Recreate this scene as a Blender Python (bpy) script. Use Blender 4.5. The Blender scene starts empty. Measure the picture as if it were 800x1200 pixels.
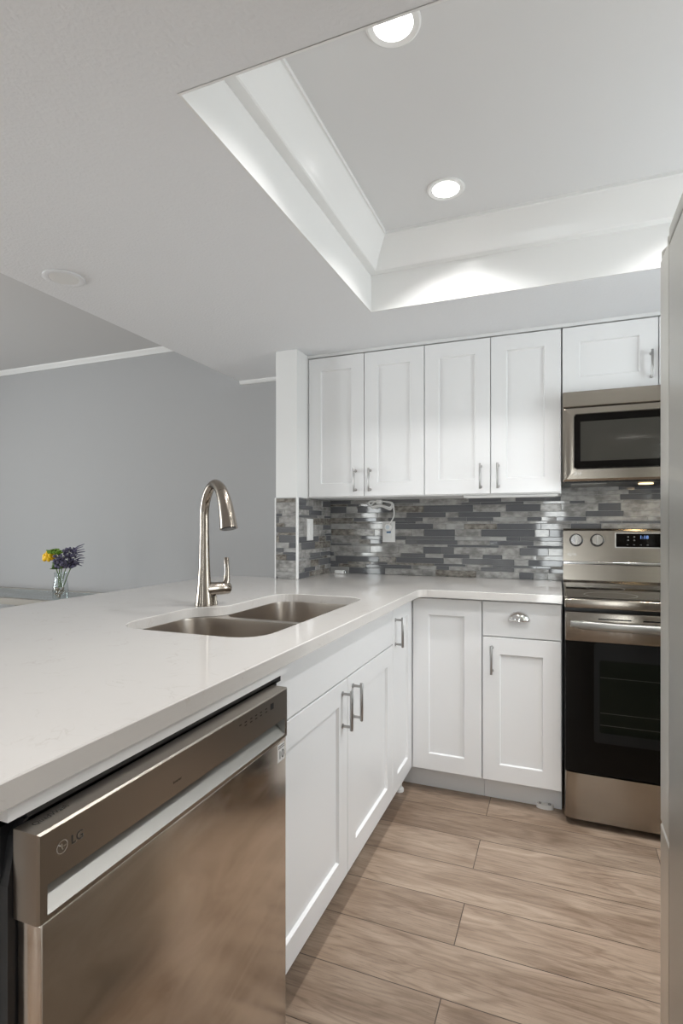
import bpy, bmesh, math, random
from mathutils import Vector, Matrix
random.seed(7)
C = bpy.context.scene.collection
SC = bpy.context.scene
PI = math.pi

# ------------------------------------------------------------ camera, light, exposure
cam = bpy.data.cameras.new('camera')
cam.sensor_fit = 'AUTO'
cam.sensor_width = 36.0
cam.lens = 637.74 * 36.0 / 1200.0
cam.shift_y = 15.555 / 1200.0
cam.clip_start = 0.02
camo = bpy.data.objects.new('camera', cam)
C.objects.link(camo)
camo.location = (0, 0, 1.1947)
camo.rotation_euler = (PI / 2, 0, math.radians(21.7025))
SC.camera = camo

w = bpy.data.worlds.new('sky')
SC.world = w
w.use_nodes = True
wn = w.node_tree.nodes
wl = w.node_tree.links
sky = wn.new('ShaderNodeTexSky')
sky.sky_type = 'NISHITA'
sky.sun_disc = False
sky.sun_elevation = math.radians(40)
sky.sun_rotation = math.radians(200)
wl.new(sky.outputs[0], wn['Background'].inputs[0])
wn['Background'].inputs[1].default_value = 0.12

SC.view_settings.view_transform = 'Standard'
SC.view_settings.look = 'None'
SC.view_settings.gamma = 1.0
SC.view_settings.use_curve_mapping = False
SC.view_settings.exposure = -0.3
SC.cycles.use_denoising = True
SC.cycles.max_bounces = 10
SC.cycles.diffuse_bounces = 6
SC.cycles.glossy_bounces = 6
SC.cycles.transmission_bounces = 8
SC.cycles.transparent_max_bounces = 8
SC.cycles.sample_clamp_indirect = 4.0


def area(name, loc, direction, sx, sy, power, color, spread=PI):
    l = bpy.data.lights.new(name, 'AREA')
    l.shape = 'RECTANGLE'
    l.size = sx
    l.size_y = sy
    l.energy = power
    l.color = color
    l.spread = spread
    o = bpy.data.objects.new(name, l)
    C.objects.link(o)
    o.location = loc
    o.rotation_euler = Vector(direction).to_track_quat('-Z', 'Y').to_euler()
    return o


# daylight standing just outside each window, with added fill at the left
area('daylight_right', (1.36, 1.86, 1.45), (-1, 0, 0), 0.70, 1.1, 30, (0.93, 0.965, 1.0))
area('daylight_front_slider', (-3.1, -3.42, 1.10), (0, 1, 0), 0.26, 2.0, 26, (0.96, 0.98, 1.0))
area('daylight_front_sidelight', (-0.115, -3.42, 1.07), (0, 1, 0), 0.30, 1.98, 30, (0.96, 0.98, 1.0))
area('fill_light_left', (-5.52, 0.2, 1.4), (1, 0, 0), 2.3, 1.4, 190, (0.97, 0.98, 1.0))  # large fill light added at an unseen left window

# ------------------------------------------------------------ materials
MATS = {}


def mat(name, col, rough=0.5, metal=0.0, spec=0.5, coat=0.0, bump=None, var=None, aniso=0.0, trans=0.0, ior=1.5, emit=None):
    """bump=(scale, strength, distance); var=(scale, other colour, stretch xyz)"""
    m = bpy.data.materials.new(name)
    m.use_nodes = True
    nt = m.node_tree
    b = nt.nodes['Principled BSDF']
    b.inputs['Base Color'].default_value = (*col, 1)
    b.inputs['Roughness'].default_value = rough
    b.inputs['Metallic'].default_value = metal
    b.inputs['Specular IOR Level'].default_value = spec
    b.inputs['Coat Weight'].default_value = coat
    b.inputs['IOR'].default_value = ior
    b.inputs['Transmission Weight'].default_value = trans
    if aniso:
        b.inputs['Anisotropic'].default_value = aniso
    if emit:
        b.inputs['Emission Color'].default_value = (*emit[0], 1)
        b.inputs['Emission Strength'].default_value = emit[1]
    tc = nt.nodes.new('ShaderNodeTexCoord')
    if var:
        mp = nt.nodes.new('ShaderNodeMapping')
        mp.inputs['Scale'].default_value = var[2] if len(var) > 2 else (1, 1, 1)
        nz = nt.nodes.new('ShaderNodeTexNoise')
        nz.inputs['Scale'].default_value = var[0]
        nz.inputs['Detail'].default_value = 6
        mx = nt.nodes.new('ShaderNodeMix')
        mx.data_type = 'RGBA'
        rp = nt.nodes.new('ShaderNodeMapRange')
        rp.inputs[1].default_value = 0.35
        rp.inputs[2].default_value = 0.65
        nt.links.new(tc.outputs['Object'], mp.inputs[0])
        nt.links.new(mp.outputs[0], nz.inputs['Vector'])
        nt.links.new(nz.outputs['Fac'], rp.inputs[0])
        nt.links.new(rp.outputs[0], mx.inputs[0])
        mx.inputs[6].default_value = (*col, 1)
        mx.inputs[7].default_value = (*var[1], 1)
        nt.links.new(mx.outputs[2], b.inputs['Base Color'])
    if bump:
        mp2 = nt.nodes.new('ShaderNodeMapping')
        mp2.inputs['Scale'].default_value = bump[3] if len(bump) > 3 else (1, 1, 1)
        nz2 = nt.nodes.new('ShaderNodeTexNoise')
        nz2.inputs['Scale'].default_value = bump[0]
        nz2.inputs['Detail'].default_value = 3
        bp = nt.nodes.new('ShaderNodeBump')
        bp.inputs['Strength'].default_value = bump[1]
        bp.inputs['Distance'].default_value = bump[2]
        nt.links.new(tc.outputs['Object'], mp2.inputs[0])
        nt.links.new(mp2.outputs[0], nz2.inputs['Vector'])
        nt.links.new(nz2.outputs['Fac'], bp.inputs['Height'])
        nt.links.new(bp.outputs[0], b.inputs['Normal'])
    MATS[name] = m
    return m


def wood_floor():
    m = mat('oak_planks', (0.3, 0.22, 0.16), 0.34, spec=0.4)
    nt = m.node_tree
    N = nt.nodes
    L = nt.links
    b = N['Principled BSDF']
    tc = N.new('ShaderNodeTexCoord')
    mp = N.new('ShaderNodeMapping')
    mp.inputs['Location'].default_value = (0.275 + 1.22 * 10, -1.37 + 0.186 * 40, 0)
    L.new(tc.outputs['Object'], mp.inputs[0])
    br = N.new('ShaderNodeTexBrick')
    br.offset = 0.5
    br.offset_frequency = 2
    br.squash = 1
    br.inputs['Color1'].default_value = (0, 0, 0, 1)
    br.inputs['Color2'].default_value = (1, 1, 1, 1)
    br.inputs['Mortar'].default_value = (0.5, 0.5, 0.5, 1)
    br.inputs['Scale'].default_value = 1
    br.inputs['Mortar Size'].default_value = 0.0016
    br.inputs['Mortar Smooth'].default_value = 0.3
    br.inputs['Bias'].default_value = 0
    br.inputs['Brick Width'].default_value = 1.22
    br.inputs['Row Height'].default_value = 0.186
    L.new(mp.outputs[0], br.inputs['Vector'])
    # each plank reads another slice of the grain
    sep = N.new('ShaderNodeSeparateColor')
    L.new(br.outputs['Color'], sep.inputs[0])
    mul = N.new('ShaderNodeMath')
    mul.operation = 'MULTIPLY'
    mul.inputs[1].default_value = 37.0
    L.new(sep.outputs[0], mul.inputs[0])

    def noise(scale_vec, scale, detail, dist=0.0, rough=0.55):
        q = N.new('ShaderNodeMapping')
        q.inputs['Scale'].default_value = scale_vec
        L.new(tc.outputs['Object'], q.inputs[0])
        n = N.new('ShaderNodeTexNoise')
        n.noise_dimensions = '4D'
        n.inputs['Scale'].default_value = scale
        n.inputs['Detail'].default_value = detail
        n.inputs['Roughness'].default_value = rough
        n.inputs['Distortion'].default_value = dist
        L.new(q.outputs[0], n.inputs['Vector'])
        L.new(mul.outputs[0], n.inputs['W'])
        return n.outputs['Fac']
    fine = noise((4.0, 70.0, 1), 2.6, 8, 0.5, 0.78)
    broad = noise((1.2, 5.0, 1), 1.7, 3, 1.2)
    fig = noise((1.0, 7.5, 1), 1.6, 2, 0.6)
    # cathedral figure: rings of a stretched noise
    sn = N.new('ShaderNodeMath')
    sn.operation = 'MULTIPLY'
    sn.inputs[1].default_value = 60
    L.new(fig, sn.inputs[0])
    si = N.new('ShaderNodeMath')
    si.operation = 'SINE'
    L.new(sn.outputs[0], si.inputs[0])
    rg = N.new('ShaderNodeMapRange')
    rg.inputs[1].default_value = -1
    rg.inputs[2].default_value = 1
    L.new(si.outputs[0], rg.inputs[0])

    def ramp(fac, stops):
        r = N.new('ShaderNodeValToRGB')
        e = r.color_ramp.elements
        e[0].position, e[0].color = stops[0][0], (*stops[0][1], 1)
        e[1].position, e[1].color = stops[-1][0], (*stops[-1][1], 1)
        for p, c in stops[1:-1]:
            x = e.new(p)
            x.color = (*c, 1)
        L.new(fac, r.inputs[0])
        return r.outputs[0]

    def mix(a, bb, fac, mode='MIX'):
        x = N.new('ShaderNodeMix')
        x.data_type = 'RGBA'
        x.blend_type = mode
        for s, v in ((0, fac), (6, a), (7, bb)):
            if isinstance(v, (int, float)):
                x.inputs[s].default_value = v
            elif isinstance(v, tuple):
                x.inputs[s].default_value = (*v, 1)
            else:
                L.new(v, x.inputs[s])
        return x.outputs[2]
    base = ramp(broad, [(0.30, FLOOR_D), (0.5, FLOOR_M), (0.68, FLOOR_L)])
    g = ramp(fine, [(0.33, (0.52, 0.49, 0.47)), (0.5, (0.97, 0.97, 0.97)), (0.68, (1.10, 1.10, 1.10))])
    c = mix(base, g, 0.8, 'MULTIPLY')
    c = mix(c, ramp(rg.outputs[0], [(0.0, (0.80, 0.78, 0.76)), (0.45, (1, 1, 1)), (1.0, (1.03, 1.03, 1.03))]), 0.85, 'MULTIPLY')
    pl = ramp(sep.outputs[0], [(0.0, (0.86, 0.85, 0.84)), (1.0, (1.10, 1.10, 1.10))])
    c = mix(c, pl, 1.0, 'MULTIPLY')
    # scattered knots
    q = N.new('ShaderNodeMapping')
    q.inputs['Scale'].default_value = (1.5, 3.2, 1)
    L.new(tc.outputs['Object'], q.inputs[0])
    vo = N.new('ShaderNodeTexVoronoi')
    vo.inputs['Scale'].default_value = 1.45
    L.new(q.outputs[0], vo.inputs['Vector'])
    kn = N.new('ShaderNodeMapRange')
    kn.inputs[1].default_value = 0.02
    kn.inputs[2].default_value = 0.17
    kn.inputs[3].default_value = 0.6
    kn.inputs[4].default_value = 0.0
    L.new(vo.outputs['Distance'], kn.inputs[0])
    c = mix(c, FLOOR_K, kn.outputs[0])
    c = mix(c, FLOOR_GAP, br.outputs['Fac'])
    L.new(c, b.inputs['Base Color'])
    bp = N.new('ShaderNodeBump')
    bp.inputs['Strength'].default_value = 0.12
    bp.inputs['Distance'].default_value = 0.002
    L.new(fine, bp.inputs['Height'])
    L.new(bp.outputs[0], b.inputs['Normal'])
    return m


FLOOR_D = (0.225, 0.158, 0.112)
FLOOR_M = (0.315, 0.235, 0.175)
FLOOR_L = (0.39, 0.30, 0.228)
FLOOR_K = (0.10, 0.064, 0.042)
FLOOR_GAP = (0.06, 0.042, 0.03)

wood_floor()


def smudged(m):
    nt = m.node_tree
    N, L = nt.nodes, nt.links
    tc = N.new('ShaderNodeTexCoord')
    mp = N.new('ShaderNodeMapping')
    mp.inputs['Rotation'].default_value = (math.radians(-38), 0, 0)
    mp.inputs['Scale'].default_value = (1, 1.6, 5.0)
    L.new(tc.outputs['Object'], mp.inputs[0])
    nz = N.new('ShaderNodeTexNoise')
    nz.inputs['Scale'].default_value = 2.4
    nz.inputs['Detail'].default_value = 5
    nz.inputs['Roughness'].default_value = 0.62
    nz.inputs['Distortion'].default_value = 0.9
    L.new(mp.outputs[0], nz.inputs['Vector'])
    r = N.new('ShaderNodeMapRange')
    r.inputs[1].default_value = 0.35
    r.inputs[2].default_value = 0.68
    r.inputs[3].default_value = 0.13
    r.inputs[4].default_value = 0.25
    L.new(nz.outputs['Fac'], r.inputs[0])
    b = N['Principled BSDF']
    L.new(r.outputs[0], b.inputs['Roughness'])
    x = N.new('ShaderNodeMix')
    x.data_type = 'RGBA'
    r2 = N.new('ShaderNodeMapRange')
    r2.inputs[1].default_value = 0.35
    r2.inputs[2].default_value = 0.68
    L.new(nz.outputs['Fac'], r2.inputs[0])
    L.new(r2.outputs[0], x.inputs[0])
    x.inputs[6].default_value = (0.60, 0.535, 0.465, 1)
    x.inputs[7].default_value = (0.77, 0.70, 0.625, 1)
    L.new(x.outputs[2], b.inputs['Base Color'])


mat('wall_paint', (0.41, 0.41, 0.413), 0.75, spec=0.3, bump=(160, 0.10, 0.002))
mat('white_wall_paint', (0.78, 0.78, 0.77), 0.6, spec=0.3, bump=(160, 0.10, 0.002))
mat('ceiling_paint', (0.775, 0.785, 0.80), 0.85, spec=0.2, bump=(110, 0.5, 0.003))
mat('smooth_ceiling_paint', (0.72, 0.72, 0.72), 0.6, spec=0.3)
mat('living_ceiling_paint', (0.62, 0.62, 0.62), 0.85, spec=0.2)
mat('gloss_trim', (0.84, 0.84, 0.83), 0.22, spec=0.5)
mat('trim_white', (0.74, 0.74, 0.73), 0.4)
mat('cabinet_white', (0.80, 0.80, 0.80), 0.32, spec=0.5)
mat('cabinet_inside', (0.60, 0.60, 0.59), 0.6)
mat('toe_grey', (0.80, 0.81, 0.82), 0.45)
mat('nickel', (0.50, 0.48, 0.45), 0.24, 1.0)
mat('pull_steel', (0.42, 0.41, 0.40), 0.32, 1.0)
mat('chrome', (0.78, 0.77, 0.76), 0.09, 1.0)
mat('faucet_steel', (0.31, 0.272, 0.232), 0.22, 1.0)
mat('sink_steel', (0.50, 0.45, 0.40), 0.30, 1.0, bump=(30, 0.05, 0.001, (1, 30, 1)))
mat('stainless', (0.35, 0.315, 0.27), 0.22, 1.0, var=(3.0, (0.34, 0.305, 0.265), (0.4, 1, 45)), bump=(4, 0.03, 0.001, (0.4, 1, 90)))
mat('fridge_steel', (0.67, 0.645, 0.59), 0.33, 1.0, bump=(4, 0.05, 0.001, (90, 90, 0.4)))
mat('fridge_side', (0.42, 0.405, 0.37), 0.30, 0.7, bump=(60, 0.02, 0.0005))
mat('dark_stainless', (0.37, 0.335, 0.295), 0.30, 1.0, bump=(4, 0.03, 0.001, (1, 0.4, 90)))
mat('washer_door_steel', (0.74, 0.665, 0.585), 0.22, 1.0, bump=(3.2, 0.10, 0.01, (1, 1.0, 0.7)))
smudged(MATS['washer_door_steel'])
mat('pocket_steel', (0.36, 0.355, 0.335), 0.42, 1.0)
mat('black_plastic', (0.012, 0.012, 0.013), 0.3)
mat('dark_gap', (0.004, 0.004, 0.004), 0.5, spec=0.2)
mat('black_glass', (0.004, 0.0035, 0.003), 0.04, spec=0.10)
mat('cooktop_black', (0.008, 0.008, 0.008), 0.035, spec=0.5)
mat('oven_window', (0.006, 0.007, 0.005), 0.06, spec=0.10)
mat('rack_wire', (0.022, 0.022, 0.018), 0.4)
mat('microwave_window', (0.030, 0.028, 0.023), 0.06, spec=0.5)
mat('display_blue', (0.02, 0.03, 0.06), 0.3, emit=((0.25, 0.45, 1.0), 1.2))
mat('print_grey', (0.35, 0.35, 0.35), 0.5)
mat('print_dark', (0.03, 0.028, 0.026), 0.5)
mat('logo_silver', (0.72, 0.70, 0.67), 0.25, 0.8)
mat('sticker_white', (0.70, 0.70, 0.69), 0.5)
mat('plastic_white', (0.82, 0.82, 0.81), 0.35)
mat('plug_blue', (0.06, 0.15, 0.28), 0.4)
mat('night_lens', (0.62, 0.68, 0.74), 0.2)
mat('grout', (0.40, 0.40, 0.395), 0.8)
mat('tile_slate', (0.118, 0.12, 0.127), 0.045, spec=0.5)
mat('tile_steel', (0.145, 0.146, 0.15), 0.045, spec=0.5)
mat('tile_marble', (0.41, 0.40, 0.385), 0.045, var=(26, (0.20, 0.195, 0.187), (1, 1, 1.6)))
mat('tile_pale', (0.42, 0.415, 0.405), 0.045, var=(22, (0.29, 0.285, 0.275), (1, 1, 2.0)))
mat('tile_brown', (0.30, 0.28, 0.25), 0.13, var=(38, (0.105, 0.092, 0.078), (1, 1, 1.7)))
mat('lamp_lens', (0.9, 0.9, 0.9), 0.4, emit=((1.0, 0.985, 0.96), 14.0))
mat('dead_lens', (0.74, 0.74, 0.73), 0.5)
mat('warm_lens', (0.9, 0.8, 0.6), 0.4, emit=((1.0, 0.72, 0.38), 3.0))
mat('table_rim', (0.22, 0.20, 0.17), 0.4, 0.2)
mat('stem_green', (0.10, 0.17, 0.05), 0.5)
mat('leaf_green', (0.16, 0.30, 0.03), 0.5)
mat('petal_yellow', (0.92, 0.64, 0.005), 0.5, var=(60, (0.88, 0.48, 0.005)))
mat('petal_purple', (0.075, 0.07, 0.15), 0.6, var=(90, (0.13, 0.115, 0.16)))
mat('pebble', (0.42, 0.36, 0.28), 0.5, var=(40, (0.22, 0.18, 0.14)))
mat('tree_green', (0.2, 0.3, 0.15), 0.8)


def quartz():
    m = mat('quartz', (0.74, 0.72, 0.69), 0.07, spec=0.5)
    nt = m.node_tree
    N, L = nt.nodes, nt.links
    tc = N.new('ShaderNodeTexCoord')
    n1 = N.new('ShaderNodeTexNoise')
    n1.inputs['Scale'].default_value = 9.0
    n1.inputs['Detail'].default_value = 8
    n1.inputs['Distortion'].default_value = 1.6
    L.new(tc.outputs['Object'], n1.inputs['Vector'])
    r = N.new('ShaderNodeValToRGB')
    e = r.color_ramp.elements
    e[0].position, e[0].color = 0.485, (0, 0, 0, 1)
    e[1].position, e[1].color = 0.515, (0, 0, 0, 1)
    x = e.new(0.5)
    x.color = (1, 1, 1, 1)
    L.new(n1.outputs['Fac'], r.inputs[0])
    n2 = N.new('ShaderNodeTexNoise')
    n2.inputs['Scale'].default_value = 14
    n2.inputs['Detail'].default_value = 3
    L.new(tc.outputs['Object'], n2.inputs['Vector'])
    r2 = N.new('ShaderNodeMapRange')
    r2.inputs[1].default_value = 0.50
    r2.inputs[2].default_value = 0.72
    L.new(n2.outputs['Fac'], r2.inputs[0])
    mm = N.new('ShaderNodeMath')
    mm.operation = 'MULTIPLY'
    L.new(r.outputs[0], mm.inputs[0])
    L.new(r2.outputs[0], mm.inputs[1])
    sc = N.new('ShaderNodeMath')
    sc.operation = 'MULTIPLY'
    sc.inputs[1].default_value = 0.8
    L.new(mm.outputs[0], sc.inputs[0])
    mx = N.new('ShaderNodeMix')
    mx.data_type = 'RGBA'
    mx.inputs[6].default_value = (0.61, 0.587, 0.56, 1)
    mx.inputs[7].default_value = (0.50, 0.46, 0.42, 1)
    L.new(sc.outputs[0], mx.inputs[0])
    L.new(mx.outputs[2], N['Principled BSDF'].inputs['Base Color'])


quartz()


def clear_glass(name, tint, refl=0.12):
    m = bpy.data.materials.new(name)
    m.use_nodes = True
    nt = m.node_tree
    N, L = nt.nodes, nt.links
    for n in list(N):
        N.remove(n)
    out = N.new('ShaderNodeOutputMaterial')
    t = N.new('ShaderNodeBsdfTransparent')
    t.inputs[0].default_value = (*tint, 1)
    g = N.new('ShaderNodeBsdfGlossy')
    g.inputs['Roughness'].default_value = 0.02
    lw = N.new('ShaderNodeLayerWeight')
    pw = N.new('ShaderNodeMath')
    pw.operation = 'POWER'
    pw.inputs[1].default_value = 4.0
    L.new(lw.outputs['Facing'], pw.inputs[0])
    mr = N.new('ShaderNodeMapRange')
    mr.inputs[3].default_value = 0.04
    mr.inputs[4].default_value = refl
    L.new(pw.outputs[0], mr.inputs[0])
    x = N.new('ShaderNodeMixShader')
    L.new(mr.outputs[0], x.inputs[0])
    L.new(t.outputs[0], x.inputs[1])
    L.new(g.outputs[0], x.inputs[2])
    L.new(x.outputs[0], out.inputs[0])
    MATS[name] = m


clear_glass('window_glass', (0.96, 0.98, 0.98), 0.7)
clear_glass('table_glass', (0.80, 0.86, 0.86), 0.95)
clear_glass('vase_glass', (0.95, 0.97, 0.97), 0.5)


# ------------------------------------------------------------ mesh helpers
class MB:
    """collects shapes, in world coordinates, for ONE mesh object"""

    def __init__(self):
        self.bm = bmesh.new()
        self.mats = []

    def mi(self, m):
        if m not in self.mats:
            self.mats.append(m)
        return self.mats.index(m)

    def _merge(self, b, m):
        i = self.mi(m)
        for f in b.faces:
            f.material_index = i
        me = bpy.data.meshes.new('tmp')
        b.to_mesh(me)
        b.free()
        self.bm.from_mesh(me)
        bpy.data.meshes.remove(me)
        return self

    def box(self, x0, x1, y0, y1, z0, z1, m, bev=0.0, seg=2, mx=None):
        b = bmesh.new()
        bmesh.ops.create_cube(b, size=1)
        for v in b.verts:
            v.co = Vector(((x0 + x1) / 2 + v.co.x * (x1 - x0), (y0 + y1) / 2 + v.co.y * (y1 - y0), (z0 + z1) / 2 + v.co.z * (z1 - z0)))
        if bev:
            bmesh.ops.bevel(b, geom=list(b.edges), offset=bev, segments=seg, affect='EDGES', profile=0.5)
        if mx is not None:
            bmesh.ops.transform(b, matrix=mx, verts=b.verts)
        return self._merge(b, m)

    def rings(self, rings, m, cap0=True, cap1=True, closed=True):
        """loft through rings (lists of points with equal counts)"""
        b = bmesh.new()
        R = [[b.verts.new(p) for p in r] for r in rings]
        n = len(R[0])
        for a, c in zip(R, R[1:]):
            for k in range(n if closed else n - 1):
                k2 = (k + 1) % n
                try:
                    b.faces.new((a[k], a[k2], c[k2], c[k]))
                except ValueError:
                    pass
        if cap0:
            b.faces.new(R[0][::-1])
        if cap1:
            b.faces.new(R[-1])
        bmesh.ops.recalc_face_normals(b, faces=b.faces)
        return self._merge(b, m)

    def sweep(self, pts, radii, m, n=16, caps=True, up=None):
        P = [Vector(p) for p in pts]
        if isinstance(radii, (int, float)):
            radii = [radii] * len(P)
        T = []
        for i in range(len(P)):
            t = (P[min(i + 1, len(P) - 1)] - P[max(i - 1, 0)]).normalized()
            T.append(t)
        u = Vector((0, 0, 1)) if abs(T[0].z) < 0.9 else Vector((1, 0, 0))
        u = (u - T[0] * u.dot(T[0])).normalized()
        rings = []
        for p, t, r in zip(P, T, radii):
            u = (u - t * u.dot(t)).normalized()
            v = t.cross(u)
            rings.append([p + (u * math.cos(2 * PI * k / n) + v * math.sin(2 * PI * k / n)) * r for k in range(n)])
        return self.rings(rings, m, caps, caps)

    def lathe(self, c, prof, m, n=24, axis=(0, 0, 1), cap0=True, cap1=True):
        """prof: (radius, height along axis)"""
        ax = Vector(axis).normalized()
        u = Vector((1, 0, 0)) if abs(ax.x) < 0.9 else Vector((0, 1, 0))
        u = (u - ax * u.dot(ax)).normalized()
        v = ax.cross(u)
        c = Vector(c)
        rings = [[c + ax * h + (u * math.cos(2 * PI * k / n) + v * math.sin(2 * PI * k / n)) * max(r, 1e-5) for k in range(n)] for r, h in prof]
        return self.rings(rings, m, cap0, cap1)

    def prism(self, poly, z0, z1, m, holes=(), top=True, bottom=True, edge=0.0):
        """horizontal slab from a 2D outline with holes"""
        b = bmesh.new()

        def loop(p, z, ins=0.0):
            return [b.verts.new((x, y, z)) for x, y in p]
        for z, keep in ((z1, top), (z0, bottom)):
            if not keep:
                continue
            es = []
            for p in [poly] + list(holes):
                vs = loop(p, z)
                es += [b.edges.new((vs[k], vs[(k + 1) % len(vs)])) for k in range(len(vs))]
            bmesh.ops.triangle_fill(b, use_beauty=True, use_dissolve=False, edges=es, normal=(0, 0, 1))
        for p in [poly] + list(holes):
            a, c = loop(p, z0), loop(p, z1)
            for k in range(len(p)):
                k2 = (k + 1) % len(p)
                b.faces.new((a[k], a[k2], c[k2], c[k]))
        bmesh.ops.remove_doubles(b, verts=b.verts, dist=1e-6)
        bmesh.ops.recalc_face_normals(b, faces=b.faces)
        return self._merge(b, m)

    def quad(self, p, m):
        b = bmesh.new()
        b.faces.new([b.verts.new(q) for q in p])
        return self._merge(b, m)

    def ball(self, c, r, m, sub=2, sc=(1, 1, 1)):
        b = bmesh.new()
        bmesh.ops.create_icosphere(b, subdivisions=sub, radius=r)
        for v in b.verts:
            v.co = Vector((v.co.x * sc[0], v.co.y * sc[1], v.co.z * sc[2])) + Vector(c)
        return self._merge(b, m)

    def text(self, s, size, mx, m, depth=0.0004, spacing=1.0):
        cu = bpy.data.curves.new('lettering', 'FONT')
        cu.body = s
        cu.size = size
        cu.extrude = depth
        cu.align_x = 'CENTER'
        cu.align_y = 'CENTER'
        cu.space_character = spacing
        o = bpy.data.objects.new('lettering', cu)
        C.objects.link(o)
        dg = bpy.context.evaluated_depsgraph_get()
        me = bpy.data.meshes.new_from_object(o.evaluated_get(dg))
        bpy.data.objects.remove(o)
        bpy.data.curves.remove(cu)
        b = bmesh.new()
        b.from_mesh(me)
        bpy.data.meshes.remove(me)
        bmesh.ops.transform(b, matrix=mx, verts=b.verts)
        return self._merge(b, m)

    def build(self, name, parent=None, smooth=None, origin=None):
        root = parent
        while root is not None and root.parent is not None:
            root = root.parent
        org = Vector(root.location) if root is not None else Vector(origin or (0, 0, 0))
        for v in self.bm.verts:
            v.co -= org
        me = bpy.data.meshes.new(name)
        self.bm.to_mesh(me)
        self.bm.free()
        for m in self.mats:
            me.materials.append(MATS[m])
        o = bpy.data.objects.new(name, me)
        C.objects.link(o)
        if parent is not None:
            o.parent = parent
        else:
            o.location = org
        if smooth:
            for p in me.polygons:
                p.use_smooth = True
            try:
                me.set_sharp_from_angle(angle=math.radians(smooth))
            except Exception:
                pass
        return o


def thing(name, loc, label, cat, group=None):
    o = bpy.data.objects.new(name, None)
    o.empty_display_size = 0.05
    C.objects.link(o)
    o.location = loc
    return tag(o, label, cat, group)


def tag(o, label, cat, group=None):
    o['label'] = label
    o['category'] = cat
    if group:
        o['group'] = group
    return o


def struct(o):
    o['kind'] = 'structure'
    return o


def frame_mx(o, u, n):
    """local x -> u, local y -> z up, local z -> n"""
    u, n = Vector(u), Vector(n)
    v = n.cross(u)
    m = Matrix((u, v, n)).transposed().to_4x4()
    m.translation = Vector(o)
    return m


BACK = dict(u=Vector((1, 0, 0)), n=Vector((0, -1, 0)))    # faces the camera side
PEN = dict(u=Vector((0, 1, 0)), n=Vector((1, 0, 0)))      # peninsula faces right


def fpt(fr, plane, u, d, z):
    """point on a cabinet front: u along, d out of the plane, z up"""
    if fr is BACK:
        return Vector((u, plane - d, z))
    return Vector((plane + d, u, z))


def panel_door(name, fr, plane, u0, u1, z0, z1, parent, stile=0.07, flat=False, t=0.019):
    g = 0.002
    u0, u1, z0, z1 = u0 + g, u1 - g, z0 + g, z1 - g
    e = 0.0016
    spec = [(0, -t), (0, -e), (e, 0)]
    if not flat:
        spec += [(stile, 0), (stile + 0.004, -0.009)]
    rings = []
    for ins, d in spec:
        rings.append([fpt(fr, plane, u0 + ins, d, z0 + ins), fpt(fr, plane, u1 - ins, d, z0 + ins),
                      fpt(fr, plane, u1 - ins, d, z1 - ins), fpt(fr, plane, u0 + ins, d, z1 - ins)])
    mb = MB().rings(rings, 'cabinet_white')
    return mb.build(name, parent)


def bar_pull(fr, plane, u, z0, z1, parent):
    mb = MB()
    so = 0.030
    for z in (z0 + 0.011, z1 - 0.011):
        a = fpt(fr, plane, u, 0.0, z)
        n = fr['n']
        mb.lathe(a, [(0.0075, 0), (0.0075, 0.0025), (0.0042, 0.004), (0.0042, so)], 'pull_steel', 14, n)
    mb.sweep([fpt(fr, plane, u, so, z) for z in (z0, z0 + 0.001, z1 - 0.001, z1)], [0.0045, 0.0052, 0.0052, 0.0045], 'pull_steel', 14)
    return mb.build('handle', parent, 40)


def logo(mb, mx, r, m, face=None):
    """round emblem with the two letters in it"""
    n = 28
    pts = lambda rr: [mx @ Vector((rr * math.cos(2 * PI * k / n), rr * math.sin(2 * PI * k / n), 0.0006)) for k in range(n)]
    b = [pts(r), pts(r * 0.86)]
    mb.rings(b, m, False, False)
    s = r
    bx = lambda x0, x1, y0, y1: mb.quad([mx @ Vector((x, y, 0.0007)) for x, y in ((x0 * s, y0 * s), (x1 * s, y0 * s), (x1 * s, y1 * s), (x0 * s, y1 * s))], m)
    bx(-0.12, 0.0, -0.42, 0.42)
    bx(-0.12, 0.22, -0.42, -0.32)
    bx(0.22, 0.78, -0.06, 0.06)
    k = 10
    for q in range(k):
        a = -0.02 + (1.9 * PI / 2) * q / k
        a = -PI / 2 - 0.9 + 0.95 * q / k * 2.4
    mb.ball(mx @ Vector((-0.42 * s, 0.32 * s, 0.0005)), 0.13 * s, m, 1, (1, 1, 1))


def spline(P, n=10):
    P = [Vector(p) for p in P]
    Q = [P[0]] + P + [P[-1]]
    out = []
    for i in range(1, len(Q) - 2):
        for k in range(n):
            s = k / n
            a, b_, c_, d_ = Q[i - 1], Q[i], Q[i + 1], Q[i + 2]
            out.append(0.5 * ((2 * b_) + (c_ - a) * s + (2 * a - 5 * b_ + 4 * c_ - d_) * s * s + (3 * b_ - a - 3 * c_ + d_) * s ** 3))
    out.append(P[-1])
    return out


# ------------------------------------------------------------ setting
YW, XS, XS0, YS = 2.985, -1.259, -1.384, 2.54
ZS, ZC = 2.111, 2.40
XL, XR, YF = -5.4, 1.2, -3.3

struct(MB().box(XL, XR, YF, YW, -0.08, 0.0, 'oak_planks').build('floor'))
struct(MB().box(XL - 0.1, XR + 0.1, YW, YW + 0.1, 0, ZC + 0.1, 'wall_paint').build('wall_back'))


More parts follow.
